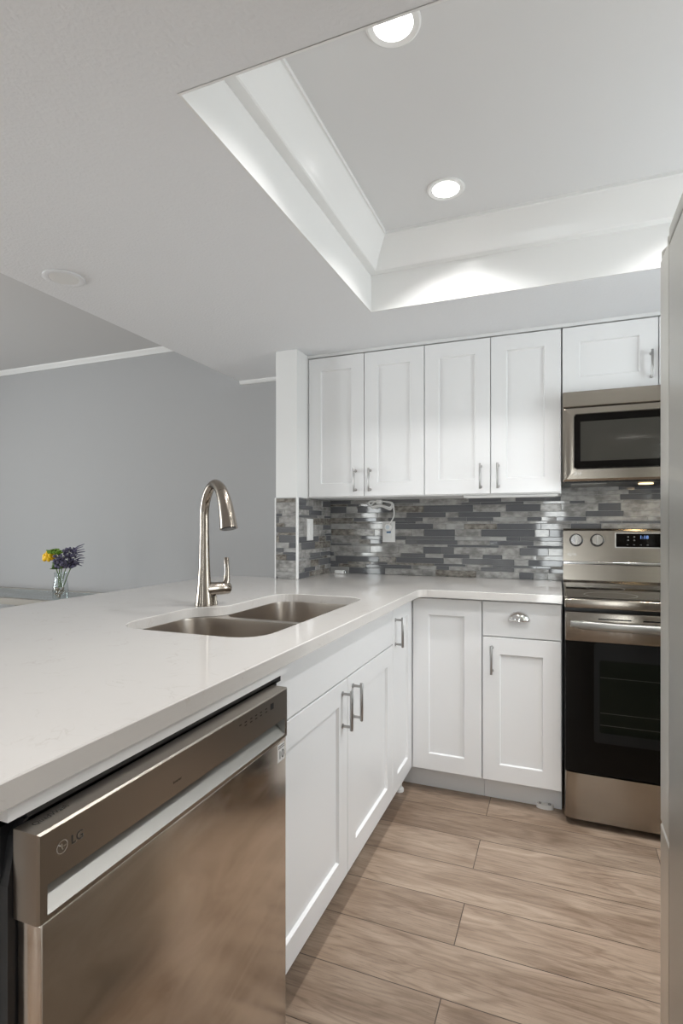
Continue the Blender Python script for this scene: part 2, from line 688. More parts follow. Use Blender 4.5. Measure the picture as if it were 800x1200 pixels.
def wall_with_holes(name, axis, pos, thick, a0, a1, z1, holes, m):
    """axis 'x': wall at x=pos spanning y a0..a1; holes (b0,b1,z0,z1)"""
    mb = MB()
    xs = sorted({a0, a1} | {h[0] for h in holes} | {h[1] for h in holes})
    for s, e in zip(xs, xs[1:]):
        hs = [h for h in holes if h[0] <= s + 1e-6 and h[1] >= e - 1e-6]
        segs = [(0, z1)] if not hs else [(0, hs[0][2]), (hs[0][3], z1)]
        for q0, q1 in segs:
            if q1 - q0 < 1e-4:
                continue
            if axis == 'x':
                mb.box(pos, pos + thick, s, e, q0, q1, m)
            else:
                mb.box(s, e, pos, pos + thick, q0, q1, m)
    return struct(mb.build(name))


WIN_R = (1.50, 2.22, 0.90, 2.0)
WIN_F = (-3.25, -2.95, 0.06, 2.10)
WIN_S = (-0.29, 0.06, 0.06, 2.08)
WIN_FILL = (-0.95, 1.35, 0.70, 2.1)  # opening added in the unseen left wall for the fill light
wall_with_holes('wall_right', 'x', XR, 0.1, YF, YW, ZC + 0.1, [WIN_R], 'white_wall_paint')
wall_with_holes('wall_front', 'y', YF - 0.1, 0.1, XL, XR, ZC + 0.1, [WIN_F, WIN_S], 'wall_paint')
wall_with_holes('wall_left', 'x', XL - 0.1, 0.1, YF, YW, ZC + 0.1, [WIN_FILL], 'wall_paint')


def window(name, axis, pos, b0, b1, z0, z1, mull):
    mb = MB()
    fw = 0.03 if b1 - b0 < 0.5 else 0.05

    def bx(p0, p1, q0, q1, m, d0=0.02, d1=0.08):
        if axis == 'x':
            mb.box(pos + d0, pos + d1, p0, p1, q0, q1, m, 0.003, 1)
        else:
            mb.box(p0, p1, pos + d0, pos + d1, q0, q1, m, 0.003, 1)
    bx(b0, b1, z0, z0 + fw, 'trim_white')
    bx(b0, b1, z1 - fw, z1, 'trim_white')
    bx(b0, b0 + fw, z0 + fw, z1 - fw, 'trim_white')
    bx(b1 - fw, b1, z0 + fw, z1 - fw, 'trim_white')
    for u in mull:
        bx(u - 0.03, u + 0.03, z0 + fw, z1 - fw, 'trim_white')
    o = struct(mb.build(name))
    g = MB()
    if axis == 'x':
        g.box(pos + 0.047, pos + 0.053, b0 + fw, b1 - fw, z0 + fw, z1 - fw, 'window_glass')
    else:
        g.box(b0 + fw, b1 - fw, pos + 0.047, pos + 0.053, z0 + fw, z1 - fw, 'window_glass')
    g.build('window_pane', o)
    return o


window('window_1', 'x', XR, *WIN_R, [])
window('window_2', 'y', YF - 0.1, *WIN_F, [])
window('window_4', 'y', YF - 0.1, *WIN_S, [])
window('window_fill', 'x', XL - 0.1, *WIN_FILL, [0.2])  # unseen window, added to go with the left fill light

# kitchen stub wall (end of the side wall) and the low wall that carries the peninsula top
struct(MB().box(XS0, XS, YS, YW, 0, ZS, 'white_wall_paint', 0.002, 1).build('wall_stub'))
struct(MB().box(XS0, XS, 0.45, YS, 0, 0.882, 'white_wall_paint').build('wall_low'))
# alcove wall behind the fridge
struct(MB().box(0.16, XR, 0.42, 0.50, 0, ZS, 'white_wall_paint').build('wall_alcove'))

# ceilings: living room at 2.40, kitchen lowered to 2.11 with a tray cut into it
XT, YT, YT0, XT1 = -0.751, 2.2205, 0.9443, 0.95
XK = -1.88
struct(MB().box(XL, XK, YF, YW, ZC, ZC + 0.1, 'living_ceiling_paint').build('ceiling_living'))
mb = MB()
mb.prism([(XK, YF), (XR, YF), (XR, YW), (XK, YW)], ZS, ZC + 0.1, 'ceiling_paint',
         holes=[[(XT, YT0), (XT1, YT0), (XT1, YT), (XT, YT)]])
struct(mb.build('ceiling'))
ZT = 2.388
mb = MB()
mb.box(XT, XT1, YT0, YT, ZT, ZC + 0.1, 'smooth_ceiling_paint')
struct(mb.build('ceiling_tray'))


def tray_loop(ins, z):
    return [Vector((XT + ins, YT0 + ins, z)), Vector((XT1 - ins, YT0 + ins, z)), Vector((XT1 - ins, YT - ins, z)), Vector((XT + ins, YT - ins, z))]


# flat fascia boards lining the tray, then the crown above them
mb = MB()
mb.rings([tray_loop(0.0, ZS - 0.001), tray_loop(0.006, ZS - 0.001), tray_loop(0.006, 2.268), tray_loop(0.0, 2.268)], 'gloss_trim', False, False)
struct(mb.build('trim_1'))
prof = [(0.006, 2.264), (0.036, 2.266), (0.040, 2.269), (0.042, 2.276)]
for k in range(9):                     # cove
    t = k / 8
    prof.append((0.044 + 0.048 * (t ** 1.15), 2.280 + 0.093 * (t ** 0.92)))
prof += [(0.096, 2.376), (0.102, 2.377), (0.103, 2.388)]
mb = MB().rings([tray_loop(i, z) for i, z in prof], 'gloss_trim', False, False)
struct(mb.build('trim_2', None, 25))


def crown(name, x0, x1, ztop, s=0.035):
    mb = MB()
    pr = [(0, 0), (0, -s), (0.008, -s), (0.012, -s * 0.8), (s * 0.75, -0.010), (s * 0.8, 0)]
    mb.rings([[Vector((x, YW - d, ztop + z)) for d, z in pr] for x in (x0, x1)], 'trim_white')
    return struct(mb.build(name))


crown('trim_3', XL, XK - 0.001, ZC)
crown('trim_4', XK, XS0, ZS, 0.022)
# thin filler between the wall cabinets and the lowered ceiling, and beside them
struct(MB().box(XS + 0.0005, XR - 0.001, 2.668, 2.69, 2.0945, ZS, 'trim_white', 0.001, 1).build('trim_5'))

# ------------------------------------------------------------ backsplash
rows_mm = [25, 15, 9, 22, 16, 27, 9, 17, 15, 27, 22, 9, 15, 20, 27, 10, 20, 15, 25, 10, 15, 26, 15, 9, 22]


def mosaic(mb, o, u, n, length, z0, z1, seed, phase=0):
    rnd = random.Random(seed)
    z = z0
    i = 0
    while z < z1 - 0.004:
        hgt = min(rows_mm[(i * 1 + phase) % len(rows_mm)] / 1000 * 1.42, z1 - z)
        x = -rnd.uniform(0, 0.22)
        last = None
        while x < length:
            L = rnd.choice([0.07, 0.10, 0.14, 0.17, 0.22, 0.27])
            kind = rnd.choices(['tile_slate', 'tile_steel', 'tile_marble', 'tile_pale', 'tile_brown'], [44, 12, 32, 10, 10])[0]
            if kind == last and kind != 'tile_marble':
                kind = 'tile_marble'
            last = kind
            a, b = max(x, 0) + 0.0009, min(x + L, length) - 0.0009
            if b - a > 0.004:
                t = 0.0045
                tu = rnd.gauss(0, 0.00030)
                tz = rnd.gauss(0, 0.00022)
                q = []
                for uu, zz, su, s2 in ((a, z + 0.0009, -1, -1), (b, z + 0.0009, 1, -1), (b, z + hgt - 0.0009, 1, 1), (a, z + hgt - 0.0009, -1, 1)):
                    q.append((uu, zz, t + su * tu * min(1.5, (b - a) / 0.08) + s2 * tz))
                W = lambda uu, zz, d: Vector(o) + u * uu + n * d + Vector((0, 0, zz))
                e = 0.0007
                r0 = [W(q[k][0], q[k][1], 0.001) for k in range(4)]
                r1 = [W(q[k][0], q[k][1], q[k][2] - e) for k in range(4)]
                sg = ((1, 1), (-1, 1), (-1, -1), (1, -1))
                r2 = [W(q[k][0] + sg[k][0] * e, q[k][1] + sg[k][1] * e, q[k][2]) for k in range(4)]
                mb.rings([r0, r1, r2], kind, False, True)
            x += L
        z += hgt
        i += 1


ZB0, ZB1 = 0.914, 1.3395
mb = MB()
mb.box(XS, XR, YW - 0.003, YW, ZB0, 1.40, 'grout')
mosaic(mb, (XS, YW - 0.002, 0), Vector((1, 0, 0)), Vector((0, -1, 0)), 2.10, ZB0, 1.40, 11)
mb.box(XS, XS + 0.003, YS + 0.006, YW - 0.006, ZB0, ZB1, 'grout')
mosaic(mb, (XS + 0.002, YS + 0.007, 0), Vector((0, 1, 0)), Vector((1, 0, 0)), YW - YS - 0.016, ZB0, ZB1, 5, 3)
mb.box(XS0 + 0.004, XS - 0.004, YS - 0.003, YS, ZB0, ZB1, 'grout')
mosaic(mb, (XS0 + 0.005, YS - 0.002, 0), Vector((1, 0, 0)), Vector((0, -1, 0)), XS - XS0 - 0.010, ZB0, ZB1, 23, 6)
struct(mb.build('backsplash'))
struct(MB().box(XS - 0.004, XS + 0.008, YS - 0.008, YS + 0.006, ZB0, ZB1, 'gloss_trim', 0.002, 1).build('trim_6'))
struct(MB().box(XS0 - 0.003, XS0 + 0.004, YS - 0.008, YS + 0.003, ZB0, ZB1, 'gloss_trim', 0.0015, 1).build('trim_7'))

# ------------------------------------------------------------ base cabinets
XP, YB = -0.609, 2.386
ZD0, ZD1 = 0.109, 0.873
ZG = 0.7215
YSN, YSD, YSF = 1.096, 1.583, 2.080


def carcass(parent, x0, x1, y0, y1, toe):
    """box body and toe board"""
    mb = MB()
    mb.box(x0, x1, y0, y1, 0.105, 0.8815, 'cabinet_white')
    mb.build('body', parent)
    mb = MB()
    mb.box(*toe, 0.0, 0.105, 'toe_grey')
    mb.build('toe_kick', parent)


# sink base
t = thing('sink_cabinet', (-0.93, (YSN + YSF) / 2, 0), 'white sink base cabinet on the peninsula with two shaker doors and a plain front panel', 'cabinet')
mb = MB()
mb.box(XS + 0.001, XP - 0.0195, YSN, YSN + 0.018, 0.105, 0.8815, 'cabinet_white')
mb.box(XS + 0.001, XP - 0.0195, YSF - 0.018, YSF, 0.105, 0.8815, 'cabinet_white')
mb.box(XS + 0.001, XP - 0.0195, YSN + 0.018, YSF - 0.018, 0.105, 0.123, 'cabinet_white')
mb.box(XP - 0.038, XP - 0.0195, YSN + 0.018, YSF - 0.018, 0.123, 0.8815, 'cabinet_white')
mb.build('body', t)
MB().box(XP - 0.10, XP - 0.085, YSN, YSF, 0, 0.105, 'toe_grey').build('toe_kick', t)
panel_door('front_panel', PEN, XP, YSN, YSF, ZG, ZD1, t, flat=True)
d = panel_door('door', PEN, XP, YSN, YSD, ZD0, ZG, t)
bar_pull(PEN, XP, YSD - 0.046, 0.574, 0.694, d)
d = panel_door('door', PEN, XP, YSD, YSF, ZD0, ZG, t)
bar_pull(PEN, XP, YSD + 0.044, 0.574, 0.694, d)

# corner cabinet with a folding two leaf door
t = thing('corner_cabinet', (-0.9, 2.55, 0), 'white corner base cabinet with a folding two leaf shaker door', 'cabinet')
mb = MB()
mb.prism([(XS + 0.012, YSF + 0.001), (XP - 0.0195, YSF + 0.001), (XP - 0.0195, YB + 0.0195), (-0.303, YB + 0.0195), (-0.303, YW - 0.012), (XS + 0.012, YW - 0.012)], 0.105, 0.8815, 'cabinet_white')
mb.build('body', t)
mb = MB()
mb.prism([(XP - 0.10, YSF + 0.001), (XP - 0.085, YSF + 0.001), (XP - 0.085, YB + 0.081), (-0.303, YB + 0.081), (-0.303, YB + 0.096), (XP - 0.10, YB + 0.096)], 0, 0.105, 'toe_grey')
mb.build('toe_kick', t)
d = panel_door('door', PEN, XP, YSF, YB - 0.001, ZD0, ZD1, t, 0.066)
bar_pull(PEN, XP, YSF + 0.036, 0.705, 0.825, d)
panel_door('door', BACK, YB, XP + 0.001, -0.303, ZD0, ZD1, t, 0.072)
MB().lathe((-0.664, 2.372, 0), [(0.02, 0), (0.02, 0.012), (0.012, 0.02), (0.012, 0.1)], 'plastic_white', 14).build('leveling_foot', t, 40)

# drawer base
t = thing('drawer_cabinet', (-0.14, 2.68, 0), 'white base cabinet with one drawer over one shaker door beside the range', 'cabinet')
carcass(t, -0.302, 0.014, YB + 0.0195, YW - 0.012, (-0.302, 0.014, YB + 0.081, YB + 0.096))
d = panel_door('drawer', BACK, YB, -0.302, 0.014, ZG, ZD1, t, flat=True)
# cup pull
mb = MB()
cx, cz, rw, rd, rh = -0.152, 0.796, 0.045, 0.026, 0.038
rings = []
nphi = 18
for j in range(8):
    th = (PI / 2) * j / 7           # from the face plate edge outwards
    rings.append([fpt(BACK, YB, cx + math.cos(PI * k / nphi) * rw * math.cos(th) , 0.0005 + rd * math.sin(th), cz + math.sin(PI * k / nphi) * rh * math.cos(th) ** 1.0) for k in range(nphi + 1)])
mb.rings(rings, 'chrome', False, False, closed=False)
mb.build('cup_pull', d, 60)
d.children[0].modifiers.new('thick', 'SOLIDIFY').thickness = 0.0015
d = panel_door('door', BACK, YB, -0.302, 0.014, ZD0, ZG, t)
bar_pull(BACK, YB, -0.262, 0.567, 0.687, d)
mb = MB()
mb.prism([(-0.052 + 0.034 * math.cos(a * PI / 8) * 1.0, 2.452 + 0.013 * math.sin(a * PI / 8)) for a in range(16)], 0, 0.018, 'plastic_white')
mb.lathe((-0.072, 2.452, 0.016), [(0.006, 0), (0.006, 0.006)], 'print_grey', 10)
mb.lathe((-0.034, 2.452, 0.016), [(0.006, 0), (0.006, 0.006)], 'print_grey', 10)
mb.build('leveling_foot', t)

# end panel and rail round the dishwasher
t = thing('end_panel', (-0.9, 0.412, 0), 'white end panel and rail framing the dishwasher under the counter', 'panel')
MB().box(XS0, -0.592, 0.400, 0.424, 0, 0.8815, 'cabinet_white').build('side_panel', t)
MB().box(-0.590, -0.568, 0.425, YSN - 0.001, 0.8635, 0.8815, 'cabinet_white').build('rail', t)
MB().box(-0.69, -0.63, 1.053, YSN - 0.001, 0, 0.867, 'cabinet_white').build('filler_strip', t)

# ------------------------------------------------------------ worktop and sink


def arc(cx, cy, r, a0, a1, n=6):
    return [(cx + r * math.cos(math.radians(a0 + (a1 - a0) * k / n)), cy + r * math.sin(math.radians(a0 + (a1 - a0) * k / n))) for k in range(n + 1)]


def smooth_poly(pts, rads, n=7):
    """round the corners of a polygon"""
    out = []
    N = len(pts)
    for i in range(N):
        p0, p1, p2 = Vector(pts[i - 1]), Vector(pts[i]), Vector(pts[(i + 1) % N])
        r = rads[i] if isinstance(rads, (list, tuple)) else rads
        if r <= 0:
            out.append(tuple(p1))
            continue
        a, b = (p0 - p1).normalized(), (p2 - p1).normalized()
        ang = a.angle(b)
        d = min(r / math.tan(ang / 2), (p0 - p1).length * 0.49, (p2 - p1).length * 0.49)
        s, e = p1 + a * d, p1 + b * d
        for k in range(n + 1):
            q = k / n
            out.append(tuple((1 - q) ** 2 * s + 2 * q * (1 - q) * p1 + q * q * e))
    return out


XC, YC = -0.5636, 2.343
outline = smooth_poly([(XC, 0.34), (XC, YC), (0.0155, YC), (0.0155, YW - 0.0075), (XS + 0.008, YW - 0.0075), (XS + 0.008, YS - 0.008), (XS0 - 0.003, YS - 0.008), (XS0 - 0.003, 2.585), (-1.755, 2.585), (-1.755, 0.34)],
                      [0.01, 0.045, 0.003, 0, 0, 0, 0, 0, 0.14, 0.03])
cut = smooth_poly([(-0.690, 1.165), (-0.690, 2.000), (-1.068, 2.000), (-1.068, 1.60), (-1.160, 1.535), (-1.160, 1.165)],
                  [0.10, 0.11, 0.10, 0.10, 0.10, 0.13], 9)
mb = MB()
ZT0, ZT1 = 0.882, 0.914
mb.prism(outline, ZT0, ZT1 - 0.002, 'quartz', holes=[cut], top=False)


def inset(poly, d):
    out = []
    n = len(poly)
    area2 = sum(poly[i - 1][0] * poly[i][1] - poly[i][0] * poly[i - 1][1] for i in range(n))
    s = 1 if area2 > 0 else -1
    for i in range(n):
        a, b, c = Vector(poly[i - 1]), Vector(poly[i]), Vector(poly[(i + 1) % n])
        e1, e2 = (b - a), (c - b)
        n1 = Vector((-e1.y, e1.x)).normalized() if e1.length > 1e-9 else Vector((0, 0))
        n2 = Vector((-e2.y, e2.x)).normalized() if e2.length > 1e-9 else n1
        nn = (n1 + n2)
        if nn.length < 1e-6:
            nn = n1
        nn.normalize()
        out.append(tuple(b + nn * d * s))
    return out


o_in, c_out = inset(outline, 0.002), inset(cut, -0.002)
mb.rings([[Vector((*p, ZT1 - 0.002)) for p in outline], [Vector((*p, ZT1)) for p in o_in]], 'quartz', False, False)
mb.rings([[Vector((*p, ZT1 - 0.002)) for p in cut], [Vector((*p, ZT1)) for p in c_out]], 'quartz', False, False)
b = bmesh.new()
es = []
for p in (o_in, c_out):
    vs = [b.verts.new((*q, ZT1)) for q in p]
    es += [b.edges.new((vs[k], vs[(k + 1) % len(vs)])) for k in range(len(vs))]
bmesh.ops.triangle_fill(b, use_beauty=True, edges=es, normal=(0, 0, 1))
for f in b.faces:
    if f.normal.z < 0:
        f.normal_flip()
mb._merge(b, 'quartz')
tag(mb.build('countertop'), 'white quartz countertop running along the peninsula and the back wall', 'countertop')

t = thing('kitchen_sink', (-0.92, 1.58, 0.70), 'stainless undermount sink with two bowls set in the white peninsula counter', 'sink')
bowl_a = smooth_poly([(-0.684, 1.158), (-0.684, 1.552), (-1.166, 1.552), (-1.166, 1.158)], [0.10, 0.07, 0.09, 0.13], 8)
bowl_b = smooth_poly([(-0.684, 1.585), (-0.684, 2.006), (-1.074, 2.006), (-1.074, 1.585)], [0.07, 0.11, 0.10, 0.07], 8)
fl = smooth_poly([(-0.665, 1.135), (-0.665, 2.03), (-1.19, 2.03), (-1.19, 1.135)], 0.05, 4)
mb = MB()
mb.prism(fl, 0.8785, 0.8810, 'sink_steel', holes=[bowl_a, bowl_b])
mb.build('rim', t)
for nm, bw, dep in (('bowl', bowl_a, 0.23), ('bowl', bowl_b, 0.19)):
    z = 0.8805
    cx = sum(p[0] for p in bw) / len(bw)
    cy = sum(p[1] for p in bw) / len(bw)

    def shr(k, zz):
        return [Vector((cx + (p[0] - cx) * k, cy + (p[1] - cy) * k, zz)) for p in bw]
    mb = MB()
    mb.rings([shr(1.0, z), shr(0.997, z - 0.006), shr(0.985, z - dep + 0.04), shr(0.965, z - dep + 0.016), shr(0.91, z - dep + 0.003), shr(0.5, z - dep), shr(0.12, z - dep - 0.002)], 'sink_steel', False, True)
    bo = mb.build(nm, t, 50)
    MB().lathe((cx, cy, z - dep - 0.001), [(0.045, 0), (0.045, 0.003), (0.036, 0.004), (0.03, 0.0005)], 'chrome', 20).build('drain', bo, 40)

# faucet
fx, fy = -1.150, 1.592
ta = math.radians(30)
sd = Vector((math.cos(ta), -math.sin(ta), 0))
hd = Vector((math.sin(ta), math.cos(ta), 0))
F = lambda s, z: Vector((fx, fy, 0)) + sd * s + Vector((0, 0, z))
t = thing('kitchen_faucet', (fx, fy, 0.914), 'brushed nickel gooseneck pull-down faucet standing behind the sink', 'faucet')
pts = [F(0, z) for z in (0.9141, 0.917, 0.935, 0.965, 1.00, 1.05, 1.10, 1.158)]
MB().sweep(pts, [0.0325, 0.0325, 0.0300, 0.0262, 0.0228, 0.0195, 0.0178, 0.0168], 'faucet_steel', 24).build('body', t, 40)
arch = spline([F(*q) for q in ((0, 1.1581), (0, 1.20), (0, 1.238), (0.012, 1.280), (0.042, 1.318), (0.083, 1.333), (0.123, 1.318), (0.154, 1.280), (0.174, 1.232), (0.187, 1.184))], 6)


def neck_r(k):
    q = k / (len(arch) - 1)
    return 0.0163 - 0.0006 * min(1, q * 2) + (0.0135 * ((q - 0.5) / 0.5) ** 1.25 if q > 0.5 else 0)


cutk = int(len(arch) * 0.72)
MB().sweep(arch[:cutk + 1], [neck_r(k) for k in range(cutk + 1)], 'faucet_steel', 24).build('spout', t, 50)
hp = arch[cutk:]
e = hp[len(hp) // 2]
dv = (hp[-1] - hp[-2]).normalized()
hp[0] = hp[0] + (hp[1] - hp[0]) * 0.02
ho = MB().sweep(hp, [neck_r(k) for k in range(cutk, len(arch))], 'faucet_steel', 24).build('spray_head', t, 50)
MB().lathe(hp[-1], [(0.024, 0.0002), (0.023, 0.0022)], 'black_plastic', 20, dv).build('nozzle', ho)
bn = -sd * 0.9 + Vector((0, 0, -0.1))
bn = (bn - dv * bn.dot(dv)).normalized()
MB().ball(e + bn * 0.0225, 0.007, 'black_plastic', 2, (0.8, 0.8, 1.7)).build('spray_button', ho, 80)
c0 = F(0, 0.970)
lv = MB()
lv.sweep([c0 + hd * q for q in (0.004, 0.03, 0.058, 0.060, 0.092, 0.098)], [0.0280, 0.0245, 0.0225, 0.0230, 0.0222, 0.016], 'faucet_steel', 22)
p0 = c0 + hd * 0.080
lv.sweep([p0 + Vector((0, 0, 0.008)), p0 + hd * 0.006 + Vector((0, 0, 0.03)), p0 + hd * 0.007 + Vector((0, 0, 0.06)), p0 + hd * 0.004 + Vector((0, 0, 0.108)), p0 + hd * 0.004 + Vector((0, 0, 0.1095))], [0.015, 0.0115, 0.0092, 0.0085, 0.007], 'faucet_steel', 16)
lv.build('handle', t, 45)
MB().lathe(F(0.012, 0.914) + hd * 0.034, [(0.0095, 0), (0.0095, 0.012), (0.007, 0.018), (0.0075, 0.03), (0.005, 0.034)], 'faucet_steel', 16).build('side_stem', t, 40)

# ------------------------------------------------------------ dishwasher
DX, DY0, DY1 = -0.531, 0.4325, 1.026
DZ1 = 0.853
t = thing('dishwasher', (-0.85, 0.73, 0), 'dark stainless dishwasher under the near end of the peninsula counter', 'dishwasher')
mb = MB()
mb.box(-1.20, -0.5825, 0.4265, 1.05, 0.09, 0.855, 'black_plastic')
# black front rim with a chamfered upper corner
pts = [(0.4265, 0.09), (0.4265, 0.79), (0.436, 0.842), (0.448, 0.856), (1.046, 0.856), (1.050, 0.85), (1.050, 0.09)]
mb.rings([[Vector((x, y, z)) for y, z in pts] for x in (-0.600, -0.5705)], 'black_plastic')
mb.box(-0.600, -0.5705, 0.4505, 1.07, 0.850, 0.8625, 'black_plastic', 0.001, 1)
mb.build('tub', t)
for k in range(2):
    MB().box(-1.15 + k * 0.5, -1.11 + k * 0.5, 0.45, 1.03, 0, 0.09, 'black_plastic').build('foot', t)
MB().box(-0.66, -0.64, 0.43, 1.05, 0, 0.09, 'black_plastic').build('kick_plate', t)
# lower door slab, slightly narrower
ZJ = 0.752
mb = MB()
mb.box(-0.5695, DX - 0.0015, DY0 + 0.004, DY1 - 0.003, 0.095, ZJ - 0.0008, 'washer_door_steel', 0.0035, 3)
door = mb.build('door', t, 40)
# upper control panel with a pocket grip cut into it
pu0, pu1, pz1 = DY0 + 0.012, DY1 - 0.012, 0.792
PB = ZJ + 0.006
xb = -0.5695
e = 0.0025
mb = MB()
oy0, oy1 = DY0, DY1
V = Vector
outer_f = [V((DX, oy0 + e, ZJ)), V((DX, oy1 - e, ZJ)), V((DX, oy1 - e, DZ1 - e)), V((DX, oy0 + e, DZ1 - e))]
outer_s = [V((DX - e, oy0, ZJ)), V((DX - e, oy1, ZJ)), V((DX - e, oy1, DZ1)), V((DX - e, oy0, DZ1))]
outer_b = [V((xb, oy0, ZJ)), V((xb, oy1, ZJ)), V((xb, oy1, DZ1)), V((xb, oy0, DZ1))]
hole = [V((DX, pu0, PB)), V((DX, pu1, PB)), V((DX, pu1, pz1)), V((DX, pu0, pz1))]
mb.rings([outer_b, outer_s, outer_f, hole], 'dark_stainless', True, False)
panel = mb.build('control_panel', t)
mb = MB()
deep = [V((DX - 0.030, pu0 + 0.001, pz1 - 0.004)), V((DX - 0.030, pu1 - 0.001, pz1 - 0.004)), V((DX - 0.030, pu1 - 0.001, pz1)), V((DX - 0.030, pu0 + 0.001, pz1))]
mb.rings([hole, deep], 'pocket_steel', False, True)
mb.build('grip_pocket', panel)
# marks on the panel
mb = MB()
mx = frame_mx((DX, 0.4985, 0.825), (0, 1, 0), (1, 0, 0))
mxc = frame_mx((DX, 0.4635, 0.8245), (0, 1, 0), (1, 0, 0))
logo(mb, mxc, 0.0078, 'logo_silver')
mb.build('emblem', panel)
mb = MB()
mb.text('LG', 0.0150, frame_mx((DX + 0.0003, 0.4850, 0.8245), (0, 1, 0), (1, 0, 0)), 'print_dark')
mb.text('LG', 0.0150, frame_mx((DX + 0.0001, 0.4856, 0.8241), (0, 1, 0), (1, 0, 0)), 'logo_silver')
mb.build('lettering', panel)
mb = MB()
mb.text('QuadWash', 0.0105, frame_mx((-0.556, 0.470, DZ1 + 0.0001), (0, 1, 0), (0, 0, 1)), 'print_dark', 0.0002)
mb.build('top_lettering', panel)
mb = MB()
for k, (y, n2) in enumerate(((0.838, 1), (0.856, 2), (0.875, 2), (0.893, 2), (0.911, 2), (0.931, 2))):
    for q in range(n2):
        mb.quad([V((DX + 0.0004, y + dy, 0.834 - q * 0.006 + dz)) for dy, dz in ((0, 0), (0.008, 0), (0.008, 0.0022), (0, 0.0022))], 'print_dark')
mb.build('button_icons', panel)
mb = MB()
mb.box(DX, DX + 0.0005, 0.953, 0.965, 0.827, 0.839, 'black_plastic')
mb.build('indicator_window', panel)
mb = MB()
mb.text('Inverter', 0.006, frame_mx((DX + 0.0003, 0.668, 0.812), (0, 1, 0), (1, 0, 0)), 'print_dark', 0.0001)
mb.build('small_print', panel)
mb = MB()
mb.box(DX - 0.0015, DX - 0.0008, 0.985, 1.014, 0.708, 0.744, 'sticker_white')
mb.box(DX - 0.0008, DX - 0.0005, 0.987, 1.012, 0.735, 0.7365, 'print_dark')
mb.box(DX - 0.0008, DX - 0.0005, 0.987, 1.012, 0.739, 0.7405, 'print_dark')
mb.text('10', 0.024, frame_mx((DX - 0.0005, 0.9995, 0.7205), (0, 1, 0), (1, 0, 0)), 'print_dark', 0.0002)
mb.build('sticker', door)

# ------------------------------------------------------------ wall cabinets
YU = 2.66
ZU0, ZU1 = 1.3405, 2.0885
xu = [-1.250, -0.933, -0.617, -0.298, 0.0135]
for k, (a, m_, b_, lab) in enumerate(((xu[0], xu[1], xu[2], 'white two door wall cabinet beside the stub wall at the left'),
                                      (xu[2], xu[3], xu[4], 'white two door wall cabinet next to the microwave'))):
    t = thing('wall_cabinet', ((a + b_) / 2, 2.83, ZU0), lab, 'cabinet', 'white wall cabinets over the backsplash')
    MB().box(a + 0.0008, b_ - 0.0008, YU + 0.0195, YW - 0.0005, ZU0, ZU1, 'cabinet_white').build('body', t)
    d = panel_door('door', BACK, YU, a, m_, ZU0 + 0.003, ZU1, t)
    bar_pull(BACK, YU, m_ - 0.046, 1.368, 1.488, d)
    d = panel_door('door', BACK, YU, m_, b_, ZU0 + 0.003, ZU1, t)
    bar_pull(BACK, YU, m_ + 0.034, 1.368, 1.488, d)
t = thing('wall_cabinet', (0.40, 2.83, 1.785), 'short white wall cabinet directly above the microwave', 'cabinet', 'white wall cabinets over the backsplash')
MB().box(0.0165, 0.783, YU + 0.0195, YW - 0.0005, 1.785, ZU1, 'cabinet_white').build('body', t)
d = panel_door('door', BACK, YU, 0.0165, 0.399, 1.787, ZU1, t)
bar_pull(BACK, YU, 0.371, 1.822, 1.942, d)
d = panel_door('door', BACK, YU, 0.399, 0.783, 1.787, ZU1, t)
bar_pull(BACK, YU, 0.427, 1.822, 1.942, d)
# filler beside the stub wall
tag(MB().box(XS + 0.0006, xu[0] - 0.004, YU + 0.004, YU + 0.03, ZU0, ZU1, 'cabinet_white').build('filler_strip'), 'narrow white filler strip between stub wall and first wall cabinet', 'strip')
# slim lamp bar under the cabinet next to the microwave
t = thing('cabinet_lamp', (-0.2, 2.72, 1.335), 'slim white lamp bar under the wall cabinet next to the microwave', 'lamp')
MB().box(-0.43, 0.000, 2.69, 2.745, 1.330, 1.340, 'plastic_white', 0.003, 2).build('housing', t)
MB().box(-0.42, -0.010, 2.697, 2.738, 1.3275, 1.330, 'dead_lens').build('lens', t)

# ------------------------------------------------------------ microwave
MY = 2.60
t = thing('microwave', (0.40, 2.79, 1.388), 'stainless over-the-range microwave hung between wall cabinet and range', 'microwave')
mx0, mx1, mz0, mz1 = 0.0175, 0.7815, 1.388, 1.782
MB().box(mx0 + 0.003, mx1 - 0.003, MY + 0.03, YW - 0.01, mz0 + 0.004, mz1, 'stainless').build('body', t)
MB().box(mx0, mx1, MY, MY + 0.029, 1.7155, mz1, 'stainless', 0.003, 2).build('vent_panel', t)
mb = MB()
wz0, wz1, wx0, wx1 = 1.445, 1.678, 0.0665, 0.560
ob = [V((mx0, MY + 0.029, mz0)), V((0.62, MY + 0.029, mz0)), V((0.62, MY + 0.029, 1.7125)), V((mx0, MY + 0.029, 1.7125))]


def ring_y(y, x0, x1, z0, z1, r=0.0, n=5):
    if r <= 0:
        p = []
        for (cx, cz) in ((x0, z0), (x1, z0), (x1, z1), (x0, z1)):
            p += [V((cx, y, cz))] * (n + 1)
        return p
    p = []
    for (cx, cz, a0) in ((x0 + r, z0 + r, 180), (x1 - r, z0 + r, 270), (x1 - r, z1 - r, 0), (x0 + r, z1 - r, 90)):
        for k in range(n + 1):
            a = math.radians(a0 + 90 * k / n)
            p.append(V((cx + r * math.cos(a), y, cz + r * math.sin(a))))
    return p


